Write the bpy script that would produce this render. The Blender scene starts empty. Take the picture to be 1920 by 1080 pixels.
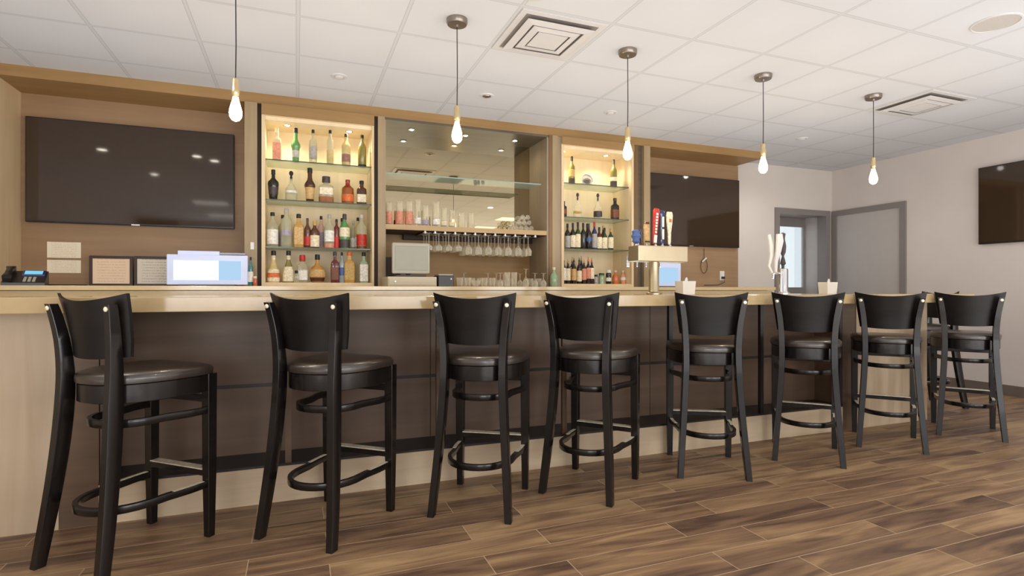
import bpy, bmesh, math, random
from mathutils import Vector, Matrix
random.seed(7)
C = bpy.context.scene.collection
PI = math.pi
# ---------------------------------------------------------------- camera
FP, YAW, CAMH, HV = 1042.0, math.radians(21.2), 1.10, 544.0
SN, CS = math.sin(YAW), math.cos(YAW)
cam = bpy.data.cameras.new('camera'); camo = bpy.data.objects.new('camera', cam); C.objects.link(camo)
camo.location = (0, 0, CAMH); camo.rotation_euler = (PI/2, 0, -YAW)
cam.sensor_width = 36; cam.lens = FP/1920*36; cam.shift_y = (HV-540)/1920.0; cam.clip_start = 0.05
bpy.context.scene.camera = camo

def ray(u, v):
    t = (u-960)/FP
    return (SN+t*CS, CS-t*SN, (HV-v)/FP)
def at(u, v, Y):                       # point of the plane y = Y seen at (u, v)
    d = ray(u, v); k = Y/d[1]
    return Vector((d[0]*k, Y, CAMH+d[2]*k))
def pxm(u, Y):                         # metres per pixel there
    return at(u, 500, Y).xy.dot(Vector((SN, CS)))/FP

# ---------------------------------------------------------------- materials
def lin(c):
    r = []
    for x in c:
        x = x/255.0
        r.append(x/12.92 if x <= .04045 else ((x+.055)/1.055)**2.4)
    return (*r, 1.0)
def newmat(name):
    m = bpy.data.materials.new(name); m.use_nodes = True
    return m, m.node_tree, m.node_tree.nodes['Principled BSDF']
def N(nt, t, **kw):
    n = nt.nodes.new(t)
    for k, v in kw.items(): setattr(n, k, v)
    return n
def plain(name, rgb, rough=.5, metal=0, spec=.5, noise=.06, scale=9, coat=0, emit=None, bump=0):
    m, nt, b = newmat(name)
    c = lin(rgb)
    tc = N(nt, 'ShaderNodeTexCoord'); nz = N(nt, 'ShaderNodeTexNoise'); nz.inputs['Scale'].default_value = scale
    nt.links.new(tc.outputs['Object'], nz.inputs['Vector'])
    rp = N(nt, 'ShaderNodeValToRGB'); rp.color_ramp.elements[0].position = .3; rp.color_ramp.elements[1].position = .7
    rp.color_ramp.elements[0].color = tuple(x*(1-noise) for x in c[:3])+(1,)
    rp.color_ramp.elements[1].color = tuple(min(1, x*(1+noise)) for x in c[:3])+(1,)
    nt.links.new(nz.outputs['Fac'], rp.inputs['Fac']); nt.links.new(rp.outputs['Color'], b.inputs['Base Color'])
    b.inputs['Roughness'].default_value = rough; b.inputs['Metallic'].default_value = metal
    b.inputs['Specular IOR Level'].default_value = spec; b.inputs['Coat Weight'].default_value = coat
    b.inputs['Coat Roughness'].default_value = .08
    if emit:
        b.inputs['Emission Color'].default_value = lin(emit[0]); b.inputs['Emission Strength'].default_value = emit[1]
    if bump:
        bp = N(nt, 'ShaderNodeBump'); bp.inputs['Strength'].default_value = bump; bp.inputs['Distance'].default_value = .01
        nt.links.new(nz.outputs['Fac'], bp.inputs['Height']); nt.links.new(bp.outputs['Normal'], b.inputs['Normal'])
    return m
def wood(name, a, bcol, rough=.4, axis='Z', scale=1.0, coat=0, spec=.5):
    """streaky laminate / veneer: noise stretched along one axis"""
    m, nt, b = newmat(name)
    tc = N(nt, 'ShaderNodeTexCoord'); mp = N(nt, 'ShaderNodeMapping')
    s = [14*scale, 14*scale, 14*scale]; s['XYZ'.index(axis)] = 1.0*scale
    mp.inputs['Scale'].default_value = s
    nt.links.new(tc.outputs['Object'], mp.inputs['Vector'])
    nz = N(nt, 'ShaderNodeTexNoise'); nz.inputs['Scale'].default_value = 2.2; nz.inputs['Detail'].default_value = 6
    nz.inputs['Distortion'].default_value = .6
    nt.links.new(mp.outputs['Vector'], nz.inputs['Vector'])
    n2 = N(nt, 'ShaderNodeTexNoise'); n2.inputs['Scale'].default_value = 1.7; nt.links.new(tc.outputs['Object'], n2.inputs['Vector'])
    ad = N(nt, 'ShaderNodeMath', operation='ADD'); nt.links.new(nz.outputs['Fac'], ad.inputs[0]); nt.links.new(n2.outputs['Fac'], ad.inputs[1])
    ml = N(nt, 'ShaderNodeMath', operation='MULTIPLY'); ml.inputs[1].default_value = .5; nt.links.new(ad.outputs[0], ml.inputs[0])
    rp = N(nt, 'ShaderNodeValToRGB'); rp.color_ramp.elements[0].position = .36; rp.color_ramp.elements[1].position = .64
    rp.color_ramp.elements[0].color = lin(a); rp.color_ramp.elements[1].color = lin(bcol)
    nt.links.new(ml.outputs[0], rp.inputs['Fac']); nt.links.new(rp.outputs['Color'], b.inputs['Base Color'])
    b.inputs['Roughness'].default_value = rough; b.inputs['Coat Weight'].default_value = coat; b.inputs['Specular IOR Level'].default_value = spec
    return m
def glassy(name, rgb, alpha, rough=.05, gloss=.5):
    """thin glass: part see-through, part tinted body, with a clear-coat shine"""
    m, nt, b = newmat(name)
    b.inputs['Base Color'].default_value = lin(rgb); b.inputs['Roughness'].default_value = rough
    b.inputs['Specular IOR Level'].default_value = gloss
    tr = N(nt, 'ShaderNodeBsdfTransparent'); tr.inputs['Color'].default_value = tuple(.5+.5*x for x in lin(rgb)[:3])+(1,)
    lw = N(nt, 'ShaderNodeLayerWeight'); lw.inputs['Blend'].default_value = .35
    mr = N(nt, 'ShaderNodeMapRange'); mr.inputs['To Min'].default_value = alpha; mr.inputs['To Max'].default_value = min(1, alpha+.55)
    nt.links.new(lw.outputs['Facing'], mr.inputs['Value'])
    mx = N(nt, 'ShaderNodeMixShader'); nt.links.new(mr.outputs['Result'], mx.inputs['Fac'])
    nt.links.new(tr.outputs[0], mx.inputs[1]); nt.links.new(b.outputs[0], mx.inputs[2])
    nt.links.new(mx.outputs[0], nt.nodes['Material Output'].inputs['Surface'])
    return m
def emis(name, rgb, s):
    m, nt, b = newmat(name)
    nt.nodes.remove(b); e = N(nt, 'ShaderNodeEmission'); e.inputs['Color'].default_value = lin(rgb); e.inputs['Strength'].default_value = s
    nt.links.new(e.outputs[0], nt.nodes['Material Output'].inputs['Surface'])
    return m
def ceiling_mat():
    m, nt, b = newmat('ceiling_tiles')
    g = N(nt, 'ShaderNodeNewGeometry'); sp = N(nt, 'ShaderNodeSeparateXYZ'); nt.links.new(g.outputs['Position'], sp.inputs[0])
    masks = []
    for ax, off, per in (('X', .009, .6045), ('Y', 4.765, .597)):
        a = N(nt, 'ShaderNodeMath', operation='SUBTRACT'); a.inputs[1].default_value = off-per*40; nt.links.new(sp.outputs[ax], a.inputs[0])
        d = N(nt, 'ShaderNodeMath', operation='DIVIDE'); d.inputs[1].default_value = per; nt.links.new(a.outputs[0], d.inputs[0])
        fr = N(nt, 'ShaderNodeMath', operation='FRACT'); nt.links.new(d.outputs[0], fr.inputs[0])
        s = N(nt, 'ShaderNodeMath', operation='SUBTRACT'); s.inputs[1].default_value = .5; nt.links.new(fr.outputs[0], s.inputs[0])
        ab = N(nt, 'ShaderNodeMath', operation='ABSOLUTE'); nt.links.new(s.outputs[0], ab.inputs[0])
        masks.append(ab)
    mxx = N(nt, 'ShaderNodeMath', operation='MAXIMUM'); nt.links.new(masks[0].outputs[0], mxx.inputs[0]); nt.links.new(masks[1].outputs[0], mxx.inputs[1])
    rp = N(nt, 'ShaderNodeValToRGB'); e = rp.color_ramp.elements
    e[0].position = 0; e[0].color = lin((219, 221, 225)); e[1].position = .478; e[1].color = lin((216, 218, 222))
    for p, c in ((.483, (172, 173, 175)), (.488, (210, 212, 216)), (.5, (206, 208, 212))):
        k = e.new(p); k.color = lin(c)
    nt.links.new(mxx.outputs[0], rp.inputs['Fac'])
    nt.links.new(rp.outputs['Color'], b.inputs['Base Color']); b.inputs['Roughness'].default_value = .9
    b.inputs['Specular IOR Level'].default_value = .2
    return m
def floor_mat():
    m, nt, b = newmat('wood_look_planks')
    g = N(nt, 'ShaderNodeNewGeometry'); sp = N(nt, 'ShaderNodeSeparateXYZ'); nt.links.new(g.outputs['Position'], sp.inputs[0])
    def M(op, a, bb=None, c=None):
        n = N(nt, 'ShaderNodeMath', operation=op)
        for i, x in enumerate((a, bb, c)):
            if x is None: continue
            if isinstance(x, (int, float)): n.inputs[i].default_value = x
            else: nt.links.new(x, n.inputs[i])
        return n.outputs[0]
    RW, PL = .158, .904
    v = M('DIVIDE', M('SUBTRACT', sp.outputs['Y'], 2.345-RW*60), RW)
    row = M('FLOOR', v); fv = M('FRACT', v)
    par = M('MODULO', row, 2.0)                        # 0: row of y 2.345..2.503 -> joints at x .722
    u0 = M('SUBTRACT', sp.outputs['X'], M('MULTIPLY_ADD', par, .305, .722-PL*20))
    u = M('DIVIDE', u0, PL); col = M('FLOOR', u); fu = M('FRACT', u)
    ev = M('MULTIPLY', M('MINIMUM', fv, M('SUBTRACT', 1.0, fv)), RW)
    eu = M('MULTIPLY', M('MINIMUM', fu, M('SUBTRACT', 1.0, fu)), PL)
    edge = M('MINIMUM', ev, eu)
    grout = M('LESS_THAN', edge, .0019)
    cid = M('ADD', M('MULTIPLY', row, 7.13), M('MULTIPLY', col, 3.71))
    wn = N(nt, 'ShaderNodeTexWhiteNoise', noise_dimensions='1D'); nt.links.new(cid, wn.inputs['W'])
    cb = N(nt, 'ShaderNodeCombineXYZ')
    nt.links.new(M('ADD', M('MULTIPLY', sp.outputs['X'], 1.15), M('MULTIPLY', wn.outputs['Value'], 37)), cb.inputs['X'])
    nt.links.new(M('ADD', M('MULTIPLY', sp.outputs['Y'], 9.5), M('MULTIPLY', wn.outputs['Value'], 17)), cb.inputs['Y'])
    nz = N(nt, 'ShaderNodeTexNoise'); nz.inputs['Scale'].default_value = 1.3; nz.inputs['Detail'].default_value = 5; nz.inputs['Distortion'].default_value = .9
    nt.links.new(cb.outputs[0], nz.inputs['Vector'])
    cb2 = N(nt, 'ShaderNodeCombineXYZ'); nt.links.new(M('MULTIPLY', sp.outputs['X'], 3), cb2.inputs['X'])
    nt.links.new(M('ADD', M('MULTIPLY', sp.outputs['Y'], 60), M('MULTIPLY', wn.outputs['Value'], 50)), cb2.inputs['Y'])
    n2 = N(nt, 'ShaderNodeTexNoise'); n2.inputs['Scale'].default_value = 1.5; n2.inputs['Detail'].default_value = 3; nt.links.new(cb2.outputs[0], n2.inputs['Vector'])
    f = M('ADD', M('ADD', M('MULTIPLY', nz.outputs['Fac'], .95), M('MULTIPLY', n2.outputs['Fac'], .15)), M('MULTIPLY', M('SUBTRACT', wn.outputs['Value'], .5), .22))
    rp = N(nt, 'ShaderNodeValToRGB'); e = rp.color_ramp.elements
    e[0].position = .34; e[0].color = lin((88, 67, 54)); e[1].position = .78; e[1].color = lin((176, 146, 108))
    k = e.new(.47); k.color = lin((118, 92, 72)); k = e.new(.6); k.color = lin((144, 115, 86))
    nt.links.new(f, rp.inputs['Fac'])
    mx = N(nt, 'ShaderNodeMix', data_type='RGBA'); nt.links.new(grout, mx.inputs['Factor'])
    nt.links.new(rp.outputs['Color'], mx.inputs['A']); mx.inputs['B'].default_value = lin((186, 160, 130))
    nt.links.new(mx.outputs['Result'], b.inputs['Base Color'])
    nt.links.new(M('MULTIPLY_ADD', n2.outputs['Fac'], .15, .36), b.inputs['Roughness'])
    b.inputs['Specular IOR Level'].default_value = .35
    return m
def paper_mat(name, rgb, axis='Z', n=26, head=.7):
    """sheet with faint rows of print too small to read"""
    m, nt, b = newmat(name)
    tc = N(nt, 'ShaderNodeTexCoord'); sp = N(nt, 'ShaderNodeSeparateXYZ'); nt.links.new(tc.outputs['Generated'], sp.inputs[0])
    w = N(nt, 'ShaderNodeMath', operation='MULTIPLY'); w.inputs[1].default_value = n; nt.links.new(sp.outputs['Z'], w.inputs[0])
    fr = N(nt, 'ShaderNodeMath', operation='FRACT'); nt.links.new(w.outputs[0], fr.inputs[0])
    gt = N(nt, 'ShaderNodeMath', operation='GREATER_THAN'); gt.inputs[1].default_value = .62; nt.links.new(fr.outputs[0], gt.inputs[0])
    mp = N(nt, 'ShaderNodeMapping'); mp.inputs['Scale'].default_value = (22, 1, n); nt.links.new(tc.outputs['Generated'], mp.inputs['Vector'])
    nz = N(nt, 'ShaderNodeTexNoise'); nz.inputs['Scale'].default_value = 1.6; nt.links.new(mp.outputs['Vector'], nz.inputs['Vector'])
    g2 = N(nt, 'ShaderNodeMath', operation='GREATER_THAN'); g2.inputs[1].default_value = .47; nt.links.new(nz.outputs['Fac'], g2.inputs[0])
    a = N(nt, 'ShaderNodeMath', operation='MULTIPLY'); nt.links.new(gt.outputs[0], a.inputs[0]); nt.links.new(g2.outputs[0], a.inputs[1])
    dx = N(nt, 'ShaderNodeMath', operation='SUBTRACT'); dx.inputs[1].default_value = .5; nt.links.new(sp.outputs['X'], dx.inputs[0])
    ax = N(nt, 'ShaderNodeMath', operation='ABSOLUTE'); nt.links.new(dx.outputs[0], ax.inputs[0])
    lt = N(nt, 'ShaderNodeMath', operation='LESS_THAN'); lt.inputs[1].default_value = .38; nt.links.new(ax.outputs[0], lt.inputs[0])
    a2 = N(nt, 'ShaderNodeMath', operation='MULTIPLY'); nt.links.new(a.outputs[0], a2.inputs[0]); nt.links.new(lt.outputs[0], a2.inputs[1])
    a3 = N(nt, 'ShaderNodeMath', operation='MULTIPLY'); nt.links.new(a2.outputs[0], a3.inputs[0]); a3.inputs[1].default_value = head
    mx = N(nt, 'ShaderNodeMix', data_type='RGBA'); nt.links.new(a3.outputs[0], mx.inputs['Factor'])
    mx.inputs['A'].default_value = lin(rgb); mx.inputs['B'].default_value = lin((120, 105, 88))
    nt.links.new(mx.outputs['Result'], b.inputs['Base Color']); b.inputs['Roughness'].default_value = .7
    return m

M = {}
M['ceiling'] = ceiling_mat()
M['floor'] = floor_mat()
M['wall'] = plain('painted_wall', (216, 208, 202), .85, spec=.2, noise=.02, scale=3)
M['wall_l'] = plain('painted_wall_far', (216, 208, 199), .85, spec=.2, noise=.02, scale=3)
M['base'] = plain('baseboard_vinyl', (112, 101, 92), .6)
M['door'] = plain('door_paint', (186, 181, 178), .5, noise=.02)
M['doorframe'] = plain('door_frame_paint', (134, 127, 124), .45, noise=.02)
M['brown'] = wood('brown_laminate', (146, 116, 84), (165, 134, 100), .5, 'X', .5)
M['soffit'] = wood('soffit_laminate', (146, 113, 68), (164, 130, 82), .5, 'X', .5)
M['pil'] = wood('pilaster_laminate', (150, 130, 98), (172, 151, 116), .45, 'Z', .6)
M['pild'] = wood('dark_pilaster_laminate', (112, 84, 50), (134, 103, 64), .45, 'Z', .6)
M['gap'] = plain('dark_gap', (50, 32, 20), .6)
M['maple'] = wood('pale_maple_laminate', (186, 163, 134), (206, 186, 158), .42, 'Z', .5)
M['maplex'] = wood('pale_maple_plinth', (188, 165, 136), (210, 190, 160), .42, 'X', .5)
M['cream'] = wood('cream_cabinet_lining', (234, 212, 174), (247, 228, 194), .5, 'Z', .4)
M['creamf'] = wood('cream_cabinet_edge', (216, 190, 148), (230, 208, 168), .45, 'Z', .4)
M['barpanel'] = wood('dark_brown_panel', (88, 68, 52), (112, 89, 69), .42, 'X', .35)
M['ledge'] = plain('black_ledge', (36, 32, 31), .4)
M['quartz'] = plain('cream_quartz', (180, 156, 115), .12, noise=.03, scale=25, spec=.6)
M['nichetop'] = wood('niche_grey_laminate', (84, 76, 66), (104, 94, 80), .35, 'X', .5)
M['nicheside'] = wood('niche_side_laminate', (150, 134, 112), (170, 154, 130), .45, 'Z', .5)
M['nicheback'] = wood('niche_back_laminate', (140, 108, 62), (164, 130, 80), .5, 'X', .5)
M['shelf'] = wood('shelf_laminate', (178, 148, 104), (196, 166, 120), .45, 'X', .5)
m, nt, b = newmat('mirror'); b.inputs['Base Color'].default_value = lin((186, 172, 140)); b.inputs['Metallic'].default_value = 1; b.inputs['Roughness'].default_value = .02; M['mirror'] = m
M['blackwood'] = wood('black_stained_wood', (14, 11, 10), (27, 22, 20), .27, 'Z', 1.2, coat=.15, spec=.45)
M['blackwoodx'] = wood('black_stained_veneer', (13, 11, 10), (30, 24, 21), .4, 'X', 1.2, coat=0, spec=.28)
M['vinyl'] = plain('black_vinyl', (50, 41, 35), .32, noise=.1, scale=30, spec=.9, coat=.25)
M['brass'] = plain('worn_pale_metal', (244, 226, 200), .35, metal=.25, noise=.25, scale=40)
M['steel'] = plain('brushed_steel', (196, 190, 182), .25, metal=1, noise=.05)
M['steelw'] = plain('satin_nickel', (150, 140, 132), .3, metal=.9, noise=.08)
M['goldsteel'] = plain('warm_brushed_steel', (192, 178, 148), .36, metal=1, noise=.05)
M['chrome'] = plain('chrome', (225, 225, 228), .1, metal=1, noise=.02)
M['brassfit'] = plain('brass_socket', (224, 204, 160), .3, metal=.9)
M['bulb'] = emis('glowing_bulb', (255, 226, 168), 26)
M['puck'] = emis('puck_glow', (255, 244, 220), 30)
M['downlight'] = emis('downlight_glow', (255, 246, 228), 28)
M['tvbody'] = plain('tv_plastic', (22, 20, 21), .3)
M['tvscreen'] = plain('tv_screen', (58, 44, 32), .05, noise=.02, spec=.6)
M['white'] = plain('white_plastic', (228, 226, 222), .4, noise=.02)
M['vent'] = plain('white_enamel', (214, 213, 213), .5, noise=.02)
M['ventdark'] = plain('vent_shadow', (150, 144, 140), .7)
M['ceramic'] = plain('white_ceramic', (236, 230, 218), .2, noise=.02)
M['blackplastic'] = plain('black_plastic', (38, 34, 33), .35)
M['greyplastic'] = plain('grey_plastic', (168, 163, 148), .45, noise=.03)
M['beigeplastic'] = plain('beige_plastic', (190, 178, 152), .45, noise=.03)
M['screenwhite'] = emis('screen_white', (238, 248, 255), 1.6)
M['screenblue'] = emis('screen_blue', (176, 210, 238), 1.05)
M['screenphone'] = emis('phone_screen', (125, 205, 235), 1.1)
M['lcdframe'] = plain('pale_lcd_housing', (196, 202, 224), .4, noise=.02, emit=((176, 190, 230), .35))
M['paper'] = paper_mat('printed_paper', (252, 240, 214), n=9, head=.25)
M['paper2'] = paper_mat('framed_paper', (248, 220, 188), n=9, head=.22)
M['paper3'] = paper_mat('framed_paper_grey', (236, 228, 212), n=9, head=.35)
M['clear'] = glassy('clear_glass', (255, 252, 240), .10, .04, 1.0)
M['clearb'] = glassy('clear_bottle_glass', (222, 218, 190), .34, .08, .8)
M['shelfglass'] = glassy('shelf_glass', (206, 220, 206), .15, .03, .8)
M['edgeglass'] = plain('shelf_glass_edge', (74, 84, 70), .15)
M['edgeglassb'] = plain('pale_glass_edge', (150, 172, 166), .15)
M['pane'] = glassy('window_pane', (235, 240, 240), .06, .02, .8)
M['daylight'] = emis('added_pane_glow', (240, 246, 255), 2.0)  # glow of the panes added behind the viewer
M['fill_glow'] = emis('fill_panel_glow', (255, 248, 236), 3.5)  # glow of the fill panels added on the ceiling
for k, c in dict(green=(96, 150, 84), darkgreen=(44, 66, 34), palegreen=(150, 175, 140), amber=(150, 84, 34), darkamber=(78, 40, 20),
                 black=(30, 26, 24), olive=(128, 120, 58), gold=(196, 152, 74), red=(150, 38, 26), salmon=(196, 96, 66), wine=(34, 22, 24),
                 honey=(190, 140, 66), straw=(206, 186, 126), teal=(60, 120, 120), brownglass=(92, 56, 36), navy=(40, 46, 92),
                 orange=(206, 112, 60), peach=(226, 160, 112), greyblue=(150, 162, 168), darkred=(96, 26, 22), pink=(214, 170, 156)).items():
    M['b_'+k] = plain(k+'_bottle_glass', c, .12, noise=.12, scale=30, spec=.7)
for k, c in dict(cream=(236, 222, 190), white=(236, 232, 222), black=(26, 23, 22), red=(190, 48, 34), grey=(170, 166, 160), tan=(206, 168, 110),
                 orange=(216, 110, 50), blue=(70, 96, 150), lav=(170, 158, 176), gold=(198, 160, 84), salmon=(214, 144, 120), dark=(70, 60, 60),
                 green=(60, 92, 50), silver=(190, 188, 184), brown=(120, 66, 40), mauve=(150, 110, 96)).items():
    M['l_'+k] = plain(k+'_label', c, .45, noise=.22, scale=60)

# ---------------------------------------------------------------- mesh helpers
def box(bm, x0, x1, y0, y1, z0, z1, bev=0):
    r = bmesh.ops.create_cube(bm, size=1)
    for v in r['verts']:
        v.co = Vector(((x0+x1)/2+v.co.x*(x1-x0), (y0+y1)/2+v.co.y*(y1-y0), (z0+z1)/2+v.co.z*(z1-z0)))
    if bev:
        es = list({e for v in r['verts'] for e in v.link_edges})
        bmesh.ops.bevel(bm, geom=es, offset=bev, segments=2, affect='EDGES', profile=.5)
def skin(bm, rings, closed=True, caps=True):
    vs = [[bm.verts.new(p) for p in r] for r in rings]
    n = len(vs[0])
    for a, c in zip(vs, vs[1:]):
        for i in range(n if closed else n-1):
            j = (i+1) % n
            try: bm.faces.new((a[i], a[j], c[j], c[i]))
            except ValueError: pass
    if caps:
        try: bm.faces.new(list(reversed(vs[0]))); bm.faces.new(vs[-1])
        except ValueError: pass
    return vs
def lathe(bm, prof, seg=20, n=2.0, cx=0, cy=0, sx=1, sy=1, z0=0, caps=True):
    rings = []
    for r, z in prof:
        ring = []
        for i in range(seg):
            a = 2*PI*i/seg+PI/seg; ca, sa = math.cos(a), math.sin(a)
            k = (abs(ca)**n+abs(sa)**n)**(-1/n)
            ring.append((cx+r*k*ca*sx, cy+r*k*sa*sy, z0+z))
        rings.append(ring)
    skin(bm, rings, caps=caps)
def sweep(bm, pts, w, h, up=Vector((0, 0, 1)), round_=False, seg=10, closed=False):
    """rectangular (w across, h along up) or round section along a path; w, h may be lists"""
    pts = [Vector(p) for p in pts]; rings = []
    for i, p in enumerate(pts):
        if closed: t = pts[(i+1) % len(pts)]-pts[i-1]
        else: t = pts[min(i+1, len(pts)-1)]-pts[max(i-1, 0)]
        t.normalize(); s = t.cross(up)
        if s.length < 1e-4: s = Vector((1, 0, 0))
        s.normalize(); q = s.cross(t).normalized()
        ww = w[i] if isinstance(w, (list, tuple)) else w; hh = h[i] if isinstance(h, (list, tuple)) else h
        if round_: rings.append([p+s*math.cos(2*PI*k/seg)*ww/2+q*math.sin(2*PI*k/seg)*hh/2 for k in range(seg)])
        else:
            b_ = .10
            rings.append([p+s*a*ww/2+q*c*hh/2 for a, c in ((-1, -1+b_), (-1+b_, -1), (1-b_, -1), (1, -1+b_), (1, 1-b_), (1-b_, 1), (-1+b_, 1), (-1, 1-b_))])
    if closed: rings.append(rings[0])
    skin(bm, rings, caps=not closed)
def prism(bm, poly, axis, a0, a1):
    """extrude a 2D polygon along axis X or Y"""
    def P(p, t): return (t, p[0], p[1]) if axis == 'X' else ((p[0], t, p[1]) if axis == 'Y' else (p[0], p[1], t))
    skin(bm, [[P(p, a0) for p in poly], [P(p, a1) for p in poly]])
def build(name, bm, mat, parent=None, smooth=False, loc=None):
    bmesh.ops.recalc_face_normals(bm, faces=bm.faces[:])
    me = bpy.data.meshes.new(name); bm.to_mesh(me); bm.free()
    me.materials.append(mat)
    if smooth:
        me.polygons.foreach_set('use_smooth', [True]*len(me.polygons))
        try: me.set_sharp_from_angle(angle=math.radians(38))
        except Exception: pass
    o = bpy.data.objects.new(name, me); C.objects.link(o)
    if parent: o.parent = parent
    if loc is not None: o.location = loc
    return o
def B(): return bmesh.new()
def bx(name, mat, parent, *a, bev=0):
    bm = B(); box(bm, *a, bev=bev); return build(name, bm, mat, parent)
def tag(o, label=None, cat=None, group=None, kind=None):
    if label: o['label'] = label
    if cat: o['category'] = cat
    if group: o['group'] = group
    if kind: o['kind'] = kind
    return o
def thing(name, label, cat, loc=(0, 0, 0), rz=0, group=None, kind=None):
    o = bpy.data.objects.new(name, None); C.objects.link(o); o.empty_display_size = .05
    o.location = loc; o.rotation_euler = (0, 0, rz)
    return tag(o, label, cat, group, kind)
def dup(root, loc, rz, label):
    r = root.copy(); C.objects.link(r); r.location = loc; r.rotation_euler = (0, 0, rz); r['label'] = label
    for ch in list(root.children):
        c = ch.copy(); C.objects.link(c); c.parent = r
        for g in list(ch.children):
            d = g.copy(); C.objects.link(d); d.parent = c
    return r
def struct(name, label, bm_or_args, mat, cat='structure'):
    if isinstance(bm_or_args, tuple):
        bm = B(); box(bm, *bm_or_args)
    else: bm = bm_or_args
    return tag(build(name, bm, mat), label, cat, kind='structure')

# ---------------------------------------------------------------- room shell
HC = 2.745
XR, YB, XL, YF = 6.92, 5.58, -3.4, -4.2
struct('floor', 'brown wood-look plank floor with pale joint lines', (XL, XR+.1, YF, YB+1.4, -.06, 0), M['floor'], 'floor')
struct('ceiling', 'white suspended ceiling of square tiles in a pale grid', (XL, XR+.1, YF, YB+.1, HC, HC+.05), M['ceiling'], 'ceiling')
struct('wall_right', 'pale grey painted wall on the right with the grey door', (XR, XR+.1, YF, YB+.1, 0, HC), M['wall'], 'wall')
struct('wall_left', 'pale painted wall at the far left end of the bar', (XL-.1, XL, YF, YB+.1, 0, HC), M['wall'], 'wall')
# back wall with the recessed doorway near the right corner
DX0, DX1, DZ = 5.955, 6.80, 2.13
bm = B(); box(bm, XL, DX0, YB, YB+.1, 0, HC); box(bm, DX1, XR, YB, YB+.1, 0, HC); box(bm, DX0, DX1, YB, YB+.1, DZ, HC)
struct('wall_back', 'grey-beige painted wall behind the bar', bm, M['wall_l'], 'wall')
bm = B(); y = YF
for x0, x1 in ((XL, -2.6), (.1, .9), (3.6, 4.4), (6.5, XR)): box(bm, x0, x1, YF-.1, YF, 0, HC)
box(bm, XL, XR, YF-.1, YF, 2.45, HC); box(bm, XL, XR, YF-.1, YF, 0, .75)
struct('wall_front', 'pale wall behind the viewer, with openings for added glowing panes', bm, M['wall'], 'wall')
for i, (x0, x1) in enumerate(((-2.6, .1), (.9, 3.6), (4.4, 6.5))):  # unseen panes added here; they glow to light ceiling and bar
    w = struct('window_%d' % (i+1), 'tall glowing pane added behind the viewer to brighten the room', (x0, x1, YF-.07, YF-.05, .75, 2.45), M['daylight'], 'window')
    bm = B(); xm = (x0+x1)/2
    for a in (x0+.02, xm, x1-.02): box(bm, a-.02, a+.02, YF-.05, YF-.01, .75, 2.45)
    for zz in (.77, 2.43): box(bm, x0, x1, YF-.05, YF-.01, zz-.02, zz+.02)
    build('window_frame', bm, M['white'], w)
struct('baseboard_right', 'grey-brown vinyl baseboard along the right wall', (XR-.012, XR, 0.2, 4.56, 0, .11), M['base'], 'baseboard')
struct('baseboard_back', 'grey-brown vinyl baseboard along the back wall', (5.3, 5.88, YB-.012, YB, 0, .11), M['base'], 'baseboard')

# doorway 1: frame on the back wall, glazed door set back
d1 = thing('door_1', 'grey framed doorway with a half-glazed door, daylight behind it', 'door', (0, 0, 0), kind='structure')
bm = B(); fx0, fx1, fz, fw = 5.875, 6.865, 2.19, .075
box(bm, fx0, fx0+fw, YB-.02, YB+.12, 0, fz-fw); box(bm, fx1-fw, fx1, YB-.02, YB+.12, 0, fz-fw); box(bm, fx0, fx1, YB-.02, YB+.12, fz-fw, fz)
build('door_frame', bm, M['doorframe'], d1)
bm = B()      # reveal of the passage up to the set-back door
RY = 5.93
box(bm, DX0-.06, DX0-.005, YB+.12, RY+.05, 0, DZ); box(bm, DX1+.005, DX1+.06, YB+.12, RY+.05, 0, DZ); box(bm, DX0-.06, DX1+.06, YB+.12, RY+.05, DZ, DZ+.05)
build('reveal', bm, M['door'], d1)
bm = B(); gx0, gx1, gz0, gz1 = 5.98, 6.785, 1.14, 2.0
box(bm, DX0, gx0, RY-.02, RY+.02, .01, DZ); box(bm, gx1, DX1, RY-.02, RY+.02, .01, DZ); box(bm, gx0, gx1, RY-.02, RY+.02, gz1, DZ); box(bm, gx0, gx1, RY-.02, RY+.02, .01, gz0)
lf = build('door_leaf', bm, M['doorframe'], d1)
bx('pane', M['pane'], lf, gx0, gx1, RY-.004, RY+.004, gz0, gz1)
bm = B()      # vertical white cladding outside the door
for i in range(14):
    a = 5.6+i*.19; box(bm, a, a+.165, 7.35+(.03 if i % 3 else 0), 7.45, 0, 3.0)
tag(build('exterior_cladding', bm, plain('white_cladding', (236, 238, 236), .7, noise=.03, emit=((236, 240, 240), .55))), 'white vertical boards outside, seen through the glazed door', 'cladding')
bx_ = B(); box(bx_, 6.72, 6.82, 7.24, 7.35, 1.12, 1.36, bev=.01)
tag(build('wall_vent_box', bx_, M['ventdark']), 'small grey box fixed on the white boards outside the glazed door', 'wall box')
# door 2 on the right wall
d2 = thing('door_2', 'plain grey door with a darker grey frame on the right wall', 'door', kind='structure')
bm = B(); y0, y1 = 4.565, 5.555
box(bm, XR-.03, XR, y0, y0+.07, 0, 2.185); box(bm, XR-.03, XR, y1-.07, y1, 0, 2.185); box(bm, XR-.03, XR, y0+.07, y1-.07, 2.115, 2.185)
build('door_frame', bm, M['doorframe'], d2)
bx('door_leaf', M['door'], d2, XR-.012, XR, y0+.07, y1-.07, .01, 2.115)
bm = B(); sweep(bm, [(XR-.012, 5.41, 1.0), (XR-.06, 5.41, 1.0), (XR-.065, 5.31, 1.0)], .018, .018, round_=True)
build('door_handle', bm, M['steelw'], d2, True)

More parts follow.
